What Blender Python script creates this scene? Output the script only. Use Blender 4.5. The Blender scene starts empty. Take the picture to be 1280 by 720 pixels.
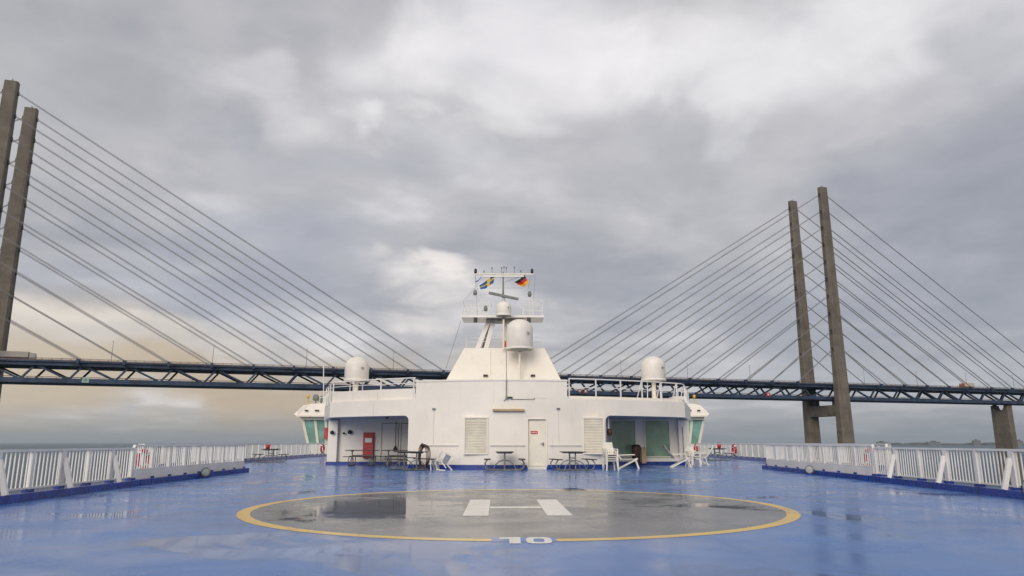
import bpy, math, random
from mathutils import Vector, Matrix
random.seed(7)
S = bpy.context.scene
COL = S.collection
R = math.radians
# ---------------------------------------------------------------- camera
CH, F, HZ = 1.12, 900.0, 553.0
TH = math.atan((HZ-360)/F)
cd = bpy.data.cameras.new('camera'); cam = bpy.data.objects.new('camera', cd); COL.objects.link(cam)
cam.location = (0, 0, CH); cam.rotation_euler = (R(90)+TH, 0, 0)
cd.sensor_width = 36; cd.lens = 36*F/1280; cd.clip_start = .1; cd.clip_end = 90000
S.camera = cam
_s, _c = math.sin(TH), math.cos(TH)
def at(px, py, Y):
    """world point at depth Y (metres forward) measured from the photograph"""
    a = (px-640)/F; b = (360-py)/F
    k = Y/(_c-b*_s)
    return Vector((a*k, Y, CH+(_s+b*_c)*k))
# ---------------------------------------------------------------- materials
def new_mat(name):
    m = bpy.data.materials.new(name); m.use_nodes = True
    nt = m.node_tree; nt.nodes.clear()
    o = nt.nodes.new('ShaderNodeOutputMaterial'); p = nt.nodes.new('ShaderNodeBsdfPrincipled')
    nt.links.new(p.outputs[0], o.inputs[0])
    return m, nt, p
class NG:
    def __init__(s, nt): s.nt = nt
    def n(s, t, **kw):
        x = s.nt.nodes.new(t)
        for k, v in kw.items(): setattr(x, k, v)
        return x
    def put(s, sock, v):
        if isinstance(v, (int, float)): sock.default_value = v
        elif isinstance(v, (tuple, list)):
            v = tuple(v)
            if len(sock.default_value) == 4 and len(v) == 3: v = v+(1,)
            sock.default_value = v
        else: s.nt.links.new(v, sock)
    def math(s, op, a, b=0, c=None, clamp=False):
        x = s.n('ShaderNodeMath', operation=op, use_clamp=clamp)
        s.put(x.inputs[0], a); s.put(x.inputs[1], b)
        if c is not None: s.put(x.inputs[2], c)
        return x.outputs[0]
    def vmath(s, op, a, b=None, out=0):
        x = s.n('ShaderNodeVectorMath', operation=op)
        s.put(x.inputs[0], a)
        if b is not None: s.put(x.inputs[1], b)
        return x.outputs[out]
    def mix(s, f, a, b, blend='MIX'):
        x = s.n('ShaderNodeMix', data_type='RGBA', blend_type=blend)
        s.put(x.inputs[0], f); s.put(x.inputs[6], a); s.put(x.inputs[7], b)
        return x.outputs[2]
    def noise(s, vec, scale, detail=4, rough=.55, dist=0.0, out=0):
        x = s.n('ShaderNodeTexNoise')
        s.put(x.inputs['Vector'], vec); x.inputs['Scale'].default_value = scale
        x.inputs['Detail'].default_value = detail; x.inputs['Roughness'].default_value = rough
        x.inputs['Distortion'].default_value = dist
        return x.outputs[out]
    def ss(s, v, a, b, lo=0.0, hi=1.0):
        x = s.n('ShaderNodeMapRange', interpolation_type='SMOOTHSTEP')
        s.put(x.inputs[0], v); s.put(x.inputs[1], a); s.put(x.inputs[2], b)
        s.put(x.inputs[3], lo); s.put(x.inputs[4], hi)
        return x.outputs[0]
def mat(name, col, rough=.5, metal=0.0, var=.12, scale=1.5, bump=0.0, bscale=20, streak=0.0, dirt=(.22, .15, .09), spec=.5, vec3=(1, 1, 1)):
    m, nt, p = new_mat(name); g = NG(nt)
    tc = g.n('ShaderNodeNewGeometry').outputs['Position']
    tcv = g.vmath('MULTIPLY', tc, vec3)
    n = g.noise(tcv, scale, 6, .6)
    d = tuple(c*(1-var*1.6) for c in col); l = tuple(min(1, c*(1+var*.8)) for c in col)
    c = g.mix(g.ss(n, .3, .7), d, l)
    if streak:
        sv = g.vmath('MULTIPLY', tc, (5.0, 5.0, .35))
        k = g.ss(g.noise(sv, 1.6, 4, .6), .56, .78)
        k2 = g.ss(g.noise(tc, .8, 2), .4, .65)
        c = g.mix(g.math('MULTIPLY', g.math('MULTIPLY', k, k2), streak), c, dirt)
    g.put(p.inputs['Base Color'], c)
    g.put(p.inputs['Roughness'], g.ss(g.noise(tc, scale*3, 3), .3, .7, rough*.8, min(1, rough*1.2)))
    p.inputs['Metallic'].default_value = metal; p.inputs['Specular IOR Level'].default_value = spec
    if bump:
        b = g.n('ShaderNodeBump'); b.inputs['Strength'].default_value = bump; b.inputs['Distance'].default_value = .02
        g.put(b.inputs['Height'], g.noise(tc, bscale, 4, .6)); g.put(p.inputs['Normal'], b.outputs[0])
    return m
M = {}
M['white'] = mat('white_ship_paint', (.82, .765, .69), .4, var=.035, scale=.7, bump=.22, bscale=1.1, streak=.5, dirt=(.50, .38, .27))
M['white2'] = mat('white_rail_paint', (.80, .775, .74), .4, var=.06, scale=1.2, streak=.4, dirt=(.42, .27, .16))
M['cream'] = mat('cream_paint', (.80, .74, .62), .45, var=.05, streak=.3, dirt=(.45, .33, .2))
M['radome'] = mat('radome_plastic', (.80, .755, .69), .45, var=.04, scale=2, streak=.15, dirt=(.5, .42, .33))
M['kerb'] = mat('blue_kerb_paint', (.008, .04, .27), .3, var=.25, scale=3, streak=.0)
M['red'] = mat('red_paint', (.50, .02, .03), .4, var=.12)
M['dark'] = mat('dark_wood', (.05, .04, .035), .55, var=.3, scale=6, bump=.3)
M['steel'] = mat('galvanised_steel', (.23, .23, .22), .45, metal=.4, var=.25, scale=6)
M['black'] = mat('black_metal', (.02, .02, .022), .5, var=.2)
M['plastic'] = mat('white_garden_plastic', (.78, .74, .66), .5, var=.08, scale=5)
M['tan'] = mat('tan_lamp_cover', (.42, .30, .17), .5, var=.15)
M['louv'] = mat('louvre_paint', (.80, .75, .64), .55, var=.08)
M['ceil'] = mat('recess_ceiling_shade_tint', (.58, .57, .62), .6, var=.06)  # overhang shade and blue bounce from the deck mixed into the ceiling colour
M['navy'] = mat('navy_bridge_steel', (.034, .056, .105), .6, var=.25, scale=.15, spec=.3)
M['conc'] = None
M['asph'] = mat('road_asphalt', (.05, .05, .05), .9, var=.2, scale=.5)
M['brown'] = mat('brown_parapet', (.13, .09, .085), .7, var=.2, scale=.3)
M['cable'] = mat('stay_cable_sheath', (.19, .185, .19), .6, var=.15, scale=.05)
M['yellow'] = mat('yellow_paint', (.72, .47, .06), .4, var=.1)
M['hose'] = mat('brown_rubber_hose', (.10, .045, .03), .5, var=.3)
M['grey'] = mat('grey_housing', (.2, .22, .2), .4, var=.2)
def concrete():
    m, nt, p = new_mat('weathered_concrete'); g = NG(nt)
    tc = g.n('ShaderNodeNewGeometry').outputs['Position']
    n = g.noise(tc, .12, 8, .65)
    c = g.mix(g.ss(n, .3, .7), (.10, .085, .07), (.175, .152, .126))
    sv = g.vmath('MULTIPLY', tc, (1, 1, .03))
    c = g.mix(g.math('MULTIPLY', g.ss(g.noise(sv, .55, 4, .6), .45, .7), .75), c, (.08, .068, .055))
    z = g.n('ShaderNodeSeparateXYZ'); nt.links.new(tc, z.inputs[0])
    fr = g.math('FRACT', g.math('DIVIDE', z.outputs[2], 4.0))
    c = g.mix(g.math('MULTIPLY', g.ss(fr, .0, .09, 1, 0), .45), c, (.07, .06, .05))
    cell = g.n('ShaderNodeTexWhiteNoise', noise_dimensions='1D'); g.put(cell.inputs['W'], g.math('FLOOR', g.math('DIVIDE', z.outputs[2], 4.0)))
    c = g.mix(g.math('MULTIPLY', cell.outputs['Value'], .28), c, (.21, .18, .145))
    g.put(p.inputs['Base Color'], c); p.inputs['Roughness'].default_value = .85
    return m
M['conc'] = concrete()
def glass(name, col, rough=.04):
    m, nt, p = new_mat(name)
    g = NG(nt); tc = g.n('ShaderNodeNewGeometry').outputs['Position']
    c = g.mix(g.ss(g.noise(tc, .9, 2), .35, .65), tuple(x*.75 for x in col), tuple(x*1.15 for x in col))
    g.put(p.inputs['Base Color'], c); p.inputs['Roughness'].default_value = rough
    p.inputs['IOR'].default_value = 1.55; p.inputs['Specular IOR Level'].default_value = .7
    return m
M['gwin'] = glass('green_tinted_glass', (.20, .32, .21), .14)
M['teal'] = glass('teal_tinted_glass', (.22, .42, .37), .08)
def deck_paint(name, ca, cb, rl=.10, rh=.30, dark=.55, pool=None):
    """painted steel deck under a thin uneven film of rain water"""
    m, nt, p = new_mat(name); g = NG(nt)
    tc = g.n('ShaderNodeNewGeometry').outputs['Position']
    n1 = g.noise(tc, .35, 7, .6, .6); n2 = g.noise(tc, 2.2, 6, .65); n3 = g.noise(tc, 22, 3, .6)
    c = g.mix(g.ss(n1, .32, .68), ca, cb)
    c = g.mix(g.ss(n2, .56, .76, 0, .4), c, tuple(min(1, x*1.35+.02) for x in cb))
    pud = g.ss(g.noise(g.vmath('ADD', tc, (7.3, 2.1, 0)), .30, 6, .58, 1.2), .57, .63)
    if pool:
        pv_ = g.vmath('MULTIPLY', g.vmath('SUBTRACT', tc, (pool[0], pool[1], 0)), (.62, .36, 1))
        pl_ = g.math('ADD', g.vmath('LENGTH', pv_, out=1), g.math('MULTIPLY', g.math('SUBTRACT', n2, .5), 2.2))
        pud = g.math('MAXIMUM', pud, g.ss(pl_, 1.1, .5))
    edge = g.math('MULTIPLY', pud, g.math('SUBTRACT', 1, pud))
    c = g.mix(g.math('MULTIPLY', pud, dark), c, tuple(x*.55 for x in ca))
    c = g.mix(g.math('MULTIPLY', edge, 1.2), c, tuple(x*.5 for x in ca))
    scuff = g.ss(g.noise(g.vmath('MULTIPLY', tc, (1, 3.2, 1)), 1.1, 7, .75, 1.5), .66, .74)
    c = g.mix(g.math('MULTIPLY', scuff, .45), c, tuple(x*.35 for x in ca))
    # welded plate seams
    sx = g.n('ShaderNodeSeparateXYZ'); nt.links.new(tc, sx.inputs[0])
    fx = g.math('ABSOLUTE', g.math('SUBTRACT', g.math('FRACT', g.math('DIVIDE', sx.outputs[0], 2.4)), .5))
    fy = g.math('ABSOLUTE', g.math('SUBTRACT', g.math('FRACT', g.math('DIVIDE', sx.outputs[1], 6.3)), .5))
    seam = g.math('MAXIMUM', g.ss(fx, .491, .499), g.ss(fy, .4965, .4995))
    c = g.mix(g.math('MULTIPLY', seam, .22), c, tuple(x*.5 for x in ca))
    g.put(p.inputs['Base Color'], c)
    p.inputs['Roughness'].default_value = .55; p.inputs['Specular IOR Level'].default_value = .25
    p.inputs['Coat Weight'].default_value = .85; p.inputs['Coat IOR'].default_value = 1.33
    wr = g.ss(g.noise(tc, .9, 5, .6, .5), .3, .72, rl, rh)
    g.put(p.inputs['Coat Roughness'], g.math('MULTIPLY', wr, g.math('SUBTRACT', 1.0, g.math('MULTIPLY', pud, .8))))
    b = g.n('ShaderNodeBump'); b.inputs['Strength'].default_value = .22; b.inputs['Distance'].default_value = .005
    h = g.math('ADD', g.math('MULTIPLY', n3, .12), g.math('MULTIPLY', n2, .55))
    h = g.math('MULTIPLY', h, g.math('SUBTRACT', 1, g.math('MULTIPLY', pud, .85)))
    g.put(b.inputs['Height'], h)
    g.put(p.inputs['Coat Normal'], b.outputs[0]); g.put(p.inputs['Normal'], b.outputs[0])
    return m
M['deck'] = deck_paint('wet_blue_deck_paint', (.022, .135, .44), (.038, .175, .52), dark=.35)
M['pad'] = deck_paint('wet_grey_deck_paint', (.115, .118, .124), (.155, .156, .16), dark=.6, pool=(-2.5, 12.9))
M['mwhite'] = deck_paint('wet_white_marking', (.80, .78, .74), (.86, .84, .80), dark=.1)
M['myel'] = deck_paint('wet_yellow_marking', (.78, .47, .015), (.86, .56, .03), dark=.1)
M['mfaint'] = deck_paint('worn_yellow_marking', (.20, .20, .24), (.30, .26, .20), dark=.2)
def sea_mat():
    m, nt, p = new_mat('sea_water'); g = NG(nt)
    tc = g.n('ShaderNodeNewGeometry').outputs['Position']
    c = g.mix(g.ss(g.noise(tc, .004, 5, .6), .35, .65), (.012, .052, .085), (.02, .07, .105))
    g.put(p.inputs['Base Color'], c); p.inputs['Roughness'].default_value = .35; p.inputs['IOR'].default_value = 1.33; p.inputs['Specular IOR Level'].default_value = .3
    b = g.n('ShaderNodeBump'); b.inputs['Strength'].default_value = 1; b.inputs['Distance'].default_value = 4
    h = g.math('ADD', g.math('MULTIPLY', g.noise(tc, .25, 5, .6), .5), g.noise(g.vmath('MULTIPLY', tc, (1, .6, 1)), .06, 6, .65))
    g.put(b.inputs['Height'], h); g.put(p.inputs['Normal'], b.outputs[0])
    return m
M['sea'] = sea_mat()
M['shore'] = mat('far_shore_woods', (.05, .06, .05), .9, var=.4, scale=.01)
M['facade'] = mat('far_building_wall', (.14, .14, .15), .8, var=.2, scale=.02)
M['hull'] = mat('hull_white_paint', (.78, .77, .75), .45, var=.06, scale=.2, streak=.3)
def flat(name, c, rough=.7): return mat(name, c, rough, var=.08, scale=4)
# ---------------------------------------------------------------- mesh builder
ORG = {}
class MB:
    def __init__(s): s.v = []; s.f = []; s.sm = []; s.mi = []
    def add(s, vs, fs, smooth=False, mi=0):
        b = len(s.v); s.v += [Vector(v) for v in vs]
        for f in fs: s.f.append([b+i for i in f]); s.sm.append(smooth); s.mi.append(mi)
        return s
    def box(s, a, b, mi=0):
        x0, y0, z0 = a; x1, y1, z1 = b
        return s.add([(x0,y0,z0),(x1,y0,z0),(x1,y1,z0),(x0,y1,z0),(x0,y0,z1),(x1,y0,z1),(x1,y1,z1),(x0,y1,z1)],
                     [(0,3,2,1),(4,5,6,7),(0,1,5,4),(1,2,6,5),(2,3,7,6),(3,0,4,7)], mi=mi)
    def bar(s, p, q, w, h, up=(0, 0, 1)):
        p = Vector(p); q = Vector(q); d = (q-p).normalized(); up = Vector(up)
        if abs(d.dot(up)) > .98: up = Vector((0, 1, 0)) if abs(d.y) < .9 else Vector((1, 0, 0))
        a = d.cross(up).normalized()*w/2; b = a.cross(d).normalized()*h/2
        vs = [p-a-b, p+a-b, p+a+b, p-a+b, q-a-b, q+a-b, q+a+b, q-a+b]
        return s.add(vs, [(0,1,2,3),(7,6,5,4),(0,4,5,1),(1,5,6,2),(2,6,7,3),(3,7,4,0)])
    def tube(s, pts, r, n=8, caps=True):
        pts = [Vector(p) for p in pts]; rs = r if isinstance(r, (list, tuple)) else [r]*len(pts)
        rings = []; prev = None
        for i, p in enumerate(pts):
            if i == 0: d = pts[1]-p
            elif i == len(pts)-1: d = p-pts[i-1]
            else: d = (pts[i+1]-p).normalized()+(p-pts[i-1]).normalized()
            d.normalize()
            if prev is None:
                up = Vector((0, 0, 1)) if abs(d.z) < .9 else Vector((1, 0, 0))
                a = d.cross(up).normalized()
            else: a = (prev-d*prev.dot(d)).normalized()
            prev = a; b = d.cross(a)
            rings.append([p+(a*math.cos(2*math.pi*k/n)+b*math.sin(2*math.pi*k/n))*rs[i] for k in range(n)])
        vs = [v for rg in rings for v in rg]; fs = []
        for i in range(len(pts)-1):
            for k in range(n):
                fs.append((i*n+k, i*n+(k+1) % n, (i+1)*n+(k+1) % n, (i+1)*n+k))
        s.add(vs, fs, True)
        if caps: s.add(rings[0], [tuple(range(n))[::-1]]); s.add(rings[-1], [tuple(range(n))])
        return s
    def lathe(s, prof, c=(0, 0, 0), n=28, smooth=True):
        c = Vector(c); vs = []; fs = []
        for r, z in prof:
            for k in range(n):
                t = 2*math.pi*k/n; vs.append(c+Vector((r*math.cos(t), r*math.sin(t), z)))
        for i in range(len(prof)-1):
            for k in range(n):
                fs.append((i*n+k, i*n+(k+1) % n, (i+1)*n+(k+1) % n, (i+1)*n+k))
        return s.add(vs, fs, smooth)
    def ring(s, c, R_, r, nrm=(0, 1, 0), n=24, m=8, sx=1.0, sz=1.0):
        c = Vector(c); q = Vector((0, 0, 1)).rotation_difference(Vector(nrm)); vs = []; fs = []
        for i in range(n):
            t = 2*math.pi*i/n
            for j in range(m):
                u = 2*math.pi*j/m
                vs.append(c+q @ Vector(((R_+r*math.cos(u))*math.cos(t)*sx, (R_+r*math.cos(u))*math.sin(t)*sz, r*math.sin(u))))
        for i in range(n):
            for j in range(m):
                fs.append((i*m+j, ((i+1) % n)*m+j, ((i+1) % n)*m+(j+1) % m, i*m+(j+1) % m))
        return s.add(vs, fs, True)
    def prism(s, poly, z0, z1):
        n = len(poly)
        if sum(poly[i][0]*poly[(i+1) % n][1]-poly[(i+1) % n][0]*poly[i][1] for i in range(n)) < 0: poly = poly[::-1]
        vs = [(x, y, z0) for x, y in poly]+[(x, y, z1) for x, y in poly]
        fs = [tuple(range(n))[::-1], tuple(range(n, 2*n))]+[(i, (i+1) % n, n+(i+1) % n, n+i) for i in range(n)]
        return s.add(vs, fs)
    def hull8(s, a, b):
        """a, b: two quads (4 points each) joined into a solid"""
        return s.add(list(a)+list(b), [(3,2,1,0),(4,5,6,7),(0,1,5,4),(1,2,6,5),(2,3,7,6),(3,0,4,7)])
    def strip(s, path, w, z0, z1, closed=False):
        """wall of thickness w along a plan polyline, grown to the left of its direction"""
        P = [Vector((p[0], p[1], 0)) for p in path]; n = len(P); off = []
        for i in range(n):
            d = Vector()
            if i > 0: d += (P[i]-P[i-1]).normalized()
            if i < n-1: d += (P[i+1]-P[i]).normalized()
            d.normalize(); off.append(P[i]+Vector((-d.y, d.x, 0))*w)
        for i in range(n-1):
            a, b, c, d = P[i], P[i+1], off[i+1], off[i]
            vs = [(q.x, q.y, z0) for q in (a, b, c, d)]+[(q.x, q.y, z1) for q in (a, b, c, d)]
            fs = [(3,2,1,0),(4,5,6,7),(0,1,5,4),(2,3,7,6)]
            if i == 0: fs.append((3,0,4,7))
            if i == n-2: fs.append((1,2,6,5))
            s.add(vs, fs)
        return s
    def xf(s, mtx):
        s.v = [mtx @ v for v in s.v]; return s
    def build(s, name, m, parent=None, bevel=0):
        me = bpy.data.meshes.new(name)
        o_ = ORG.get(parent.name, Vector()) if parent else Vector()
        me.from_pydata([tuple(v-o_) for v in s.v], [], s.f)
        for mm in (m if isinstance(m, (list, tuple)) else [m]): me.materials.append(mm)
        for p, sm, mi in zip(me.polygons, s.sm, s.mi): p.use_smooth = sm; p.material_index = mi
        me.update()
        o = bpy.data.objects.new(name, me); COL.objects.link(o)
        if parent: o.parent = parent; ORG[o.name] = o_
        if bevel:
            b = o.modifiers.new('bevel', 'BEVEL'); b.width = bevel; b.segments = 2; b.limit_method = 'ANGLE'
        return o
def tag(o, label=None, cat=None, group=None, kind=None):
    if label: o['label'] = label
    if cat: o['category'] = cat
    if group: o['group'] = group
    if kind: o['kind'] = kind
    return o
def thing(name, label, cat, loc=(0, 0, 0), group=None):
    o = bpy.data.objects.new(name, None); COL.objects.link(o); o.location = loc
    o.empty_display_size = .3; ORG[o.name] = Vector(loc)
    return tag(o, label, cat, group)
def dup(root, loc, rot=(0, 0, 0), label=None, scale=None):
    r = root.copy(); COL.objects.link(r); r.location = loc; r.rotation_euler = rot
    if scale: r.scale = scale
    if label: r['label'] = label
    for ch in list(root.children):
        c = ch.copy(); COL.objects.link(c); c.parent = r
        for g_ in list(ch.children):
            d = g_.copy(); COL.objects.link(d); d.parent = c
    return r
def move(root, loc, rot=(0, 0, 0)): root.location = loc; root.rotation_euler = rot; return root
# ---------------------------------------------------------------- the ship: deck, hull, markings
LK = [(-9.1, -12), (-9.15, 6), (-9.42, 14), (-9.85, 20.0), (-10.2, 28.8)]         # inner face of the left kerb
RK = [(9.95, -12), (10.0, 6), (10.25, 14.9), (10.6, 20.8), (10.85, 32.2)]
LO = [(-11.2, 23.0), (-14.7, 29.6), (-15.3, 48), (-15.5, 62)]
RO = [(11.9, 24.0), (14.9, 29.6), (15.2, 48), (15.3, 62)]
outline = [(-9.52, -12), (-9.57, 6), (-9.84, 14), (-10.27, 20.0), (-10.4, 20.6), (-15.0, 29.5), (-15.6, 48), (-15.8, 63),
           (15.6, 63), (15.5, 48), (15.2, 29.5), (11.2, 22.5), (11.0, 20.8), (10.68, 14.9), (10.42, 6), (10.37, -12)]
tag(MB().prism(outline, -.35, 0).build('deck', M['deck']), kind='structure')
hp = [(-16, -14), (-16, 60), (-12, 80), (0, 96), (12, 80), (16, 60), (16, -14)]
h = MB().prism([(x*.985+.05, y+.0) for x, y in outline], -8, -.36)
h.prism(hp, -26.9, -8.01)
tag(h.build('hull', M['hull']), kind='structure')
def disc_poly(cx, cy, r, n=128): return [(cx+r*math.cos(2*math.pi*i/n), cy+r*math.sin(2*math.pi*i/n)) for i in range(n)]
CX, CY, CR = .1, 13.48, 4.72
def sheet(poly, z, name, m):
    n = len(poly)
    o = MB().add([(x, y, z) for x, y in poly], [tuple(range(n))]).build(name, m)
    return tag(o, kind='structure')
sheet(disc_poly(CX, CY, CR-.02), .0012, 'helideck_circle', M['pad'])
def annulus(cx, cy, r0, r1, a0, a1, z, n=160):
    mb = MB(); vs = []; fs = []
    for i in range(n+1):
        t = a0+(a1-a0)*i/n
        vs += [(cx+r0*math.cos(t), cy+r0*math.sin(t), z), (cx+r1*math.cos(t), cy+r1*math.sin(t), z)]
    for i in range(n): fs.append((2*i, 2*i+1, 2*i+3, 2*i+2))
    return mb.add(vs, fs)
g0 = math.atan2(-1, (.53-CX)/CR); g1 = math.atan2(-1, (-.25-CX)/CR)+2*math.pi
tag(annulus(CX, CY, CR-.185, CR+.02, g0, g1, .0024).build('yellow_ring_marking', M['myel']), kind='structure')
tag(annulus(.1, 13.5, 9.87, 9.95, R(-14), R(200), .0012, 220).build('outer_ring_marking', M['mfaint']), kind='structure')
# gap in the ring, painted blue
gp = [(-.25, CY-CR-.04), (.53, CY-CR-.04), (.53, CY-CR+.36), (-.25, CY-CR+.36)]
sheet(gp, .0022, 'blue_ring_gap', M['deck'])
# H
rt = Matrix.Translation((.06, 13.3, 0)) @ Matrix.Rotation(R(1.1), 4, 'Z') @ Matrix.Translation((-.06, -13.3, 0))
hb = MB()
for x0, x1 in ((-.80, -.40), (.52, .92)):
    hb.add([(x0, 11.72, .0036), (x1, 11.72, .0036), (x1, 14.95, .0036), (x0, 14.95, .0036)], [(0, 1, 2, 3)])
hb.add([(-.39, 13.02, .0036), (.51, 13.02, .0036), (.51, 13.36, .0036), (-.39, 13.36, .0036)], [(0, 1, 2, 3)])
hb.xf(rt); tag(hb.build('letter_h_marking', M['mwhite']), kind='structure')
# 10
nb = MB(); z = .0036
def q(x0, y0, x1, y1): nb.add([(x0, y0, z), (x1, y0, z), (x1, y1, z), (x0, y1, z)], [(0, 1, 2, 3)])
y0, y1 = 8.56, 9.12
q(-.03, y0, .10, y1); nb.add([(-.15, y1-.17, z), (-.03, y1-.17, z), (-.03, y1, z), (-.15, y1-.05, z)], [(0, 1, 2, 3)])
N_ = 20; zo = []; zi = []
for i in range(N_):
    t = 2*math.pi*i/N_; e = .55
    cxx = math.copysign(abs(math.cos(t))**e, math.cos(t)); syy = math.copysign(abs(math.sin(t))**e, math.sin(t))
    zo.append((.315+.15*cxx, (y0+y1)/2+.28*syy, z)); zi.append((.315+.065*cxx, (y0+y1)/2+.15*syy, z))
for i in range(N_):
    j = (i+1) % N_; nb.add([zo[i], zo[j], zi[j], zi[i]], [(0, 1, 2, 3)])
tag(nb.build('number_ten_marking', M['mwhite']), kind='structure')
# ---------------------------------------------------------------- railings
def poly_len(pts):
    L = [0]
    for a, b in zip(pts, pts[1:]): L.append(L[-1]+math.hypot(b[0]-a[0], b[1]-a[1]))
    return L
def along(pts, L, s):
    for i in range(len(pts)-1):
        if s <= L[i+1]+1e-6 or i == len(pts)-2:
            t = (s-L[i])/(L[i+1]-L[i]); a, b = pts[i], pts[i+1]
            return Vector((a[0]+(b[0]-a[0])*t, a[1]+(b[1]-a[1])*t, 0)), Vector((b[0]-a[0], b[1]-a[1], 0)).normalized()
def railing(name, label, pts, top, z0=0, inward=1, step=1.2, brace=0, kick=0, kerb=.15, bal=.13, wide=1, group='white railings round the deck', phase=0, broad=True):
    """inward=+1: the deck lies to the right of the path direction"""
    L = poly_len(pts); T = L[-1]; n = max(1, round(T/step)); root = thing(name, label, 'railing', (pts[0][0], pts[0][1], z0), group)
    st = T/n
    def nrm(d): return Vector((d.y, -d.x, 0))*inward
    if kerb:
        k = MB(); pp = [(p[0], p[1]) for p in pts]
        k.strip(pp, .36*inward, z0+.001, z0+kerb)
        k.build('kerb', M['kerb'], root)
    w0 = .26
    base = z0+kerb
    ps = [along(pts, L, i*st) for i in range(n+1)]
    P = [p-nrm(d)*w0 for p, d in ps]
    tr = MB()
    for a, b in zip(P, P[1:]):
        tr.bar((a.x, a.y, z0+top-.03), (b.x, b.y, z0+top-.03), .07 if wide else .04, .05 if wide else .035)
    tr.build('top_rail', M['white2'], root)
    for i, (a, (p, d)) in enumerate(zip(P, ps)):
        big = brace and (i % 2 == phase)
        w = .16 if (big and broad) else .07
        mb = MB()
        mb.bar((a.x, a.y, base), (a.x, a.y, z0+top-.056), w, .07 if wide else .05, up=tuple(d.cross(Vector((0, 0, 1)))))
        mb.build('post', M['white2'], root)
        fb = MB(); c = a; fb.bar((c.x, c.y, z0+.0), (c.x+nrm(d).x*.0, c.y, base+.05), .2, .14, up=tuple(nrm(d)))
        if kerb: fb.build('post_foot', M['kerb'], root)
        if big:
            f = a+nrm(d)*.25; bb = MB()
            bb.bar((f.x, f.y, base+.002), (a.x+nrm(d).x*.05, a.y+nrm(d).y*.05, z0+top*.80), .1, .06, up=tuple(d))
            bb.build('brace', M['white2'], root)
    for i in range(n):
        a, b = P[i], P[i+1]; d = (b-a).normalized(); w = (b-a).length; mb = MB()
        z1 = base+(kick if kick else .05)
        mb.bar((a.x, a.y, z1+.02), (b.x, b.y, z1+.02), .035, .035)
        m = max(2, int(w/bal))
        for j in range(1, m):
            c = a+d*(w*j/m); mb.bar((c.x, c.y, z1), (c.x, c.y, z0+top-.055), .024, .02, up=tuple(d))
        mb.build('baluster_panel', M['white2'], root)
        if kick:
            kb = MB(); o = nrm(d)*.045
            kb.bar(Vector((a.x, a.y, base+kick/2))+o, Vector((b.x, b.y, base+kick/2))+o, .012, kick)
            kb.build('kickplate', M['white2'], root)
    return root
railing('deck_railing', 'low white railing with wide braced posts on blue kerb, nearest on the left', [(-9.15, 5.85), (-9.42, 14), (-9.82, 19.65)], .99, inward=1, brace=1, phase=1, step=1.15)
railing('deck_railing', 'low white railing with wide braced posts on blue kerb, nearest on the right', [(10.0, 5.2), (10.25, 14.9), (10.6, 22.1)], .99, inward=-1, brace=1, phase=0, step=1.3)
railing('deck_railing', 'taller white railing with kickplate left of the helideck circle, behind the left floodlight', [(-9.85, 19.75), (-10.2, 28.8)], 1.06, inward=1, kick=.24, broad=False)
railing('deck_railing', 'taller white railing with kickplate right of the helideck circle, behind the right floodlight', [(10.6, 22.2), (10.85, 32.2)], 1.06, inward=-1, kick=.24, broad=False)
railing('deck_railing', 'far white railing on the deck edge left of the deckhouse', LO, 1.08, inward=1, bal=.16, brace=0, broad=False)
railing('deck_railing', 'far white railing on the deck edge right of the deckhouse', RO, 1.08, inward=-1, bal=.16, brace=0, broad=False)
# ---------------------------------------------------------------- deckhouse
YF, KB = 31.3, .047
def yf(x): return YF+KB*(x+.2)**2
dh = thing('deckhouse', 'white bow-fronted deckhouse with open recesses either side of its louvred centre', 'deckhouse', (0, 34, 0))
def curve(x0, x1, n, off=0): return [(x0+(x1-x0)*i/n, yf(x0+(x1-x0)*i/n)+off) for i in range(n+1)]
XL, XR = -4.55, 4.12
wb = MB()
# centre wall with a door opening
DX0, DX1, DZ = .66, 1.47, 2.08
wb.prism(curve(XL, DX0, 14)+[(DX0, 38), (XL, 38)], 0, 2.99)
wb.prism(curve(DX1, XR, 8)+[(XR, 38), (DX1, 38)], 0, 2.99)
wb.prism(curve(DX0+.001, DX1-.001, 3)+[(DX1-.001, 38), (DX0+.001, 38)], DZ, 2.985)
wb.prism([(DX0+.001, yf(1)+.14), (DX1-.001, yf(1)+.14), (DX1-.001, 38), (DX0+.001, 38)], 0, DZ-.001)
wb.build('wall', M['white'], dh)
up = MB(); up.prism(curve(-4.25, 2.4, 16)+[(2.4, 37.5), (-4.25, 37.5)], 2.992, 3.72)
up.build('upper_wall', M['white'], dh)
rl = MB(); rl.prism(curve(-4.28, 2.43, 16, -.03)+[(2.43, 37.6), (-4.28, 37.6)], 3.722, 3.80)
rl.build('roof', M['white'], dh, bevel=.015)
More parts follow.
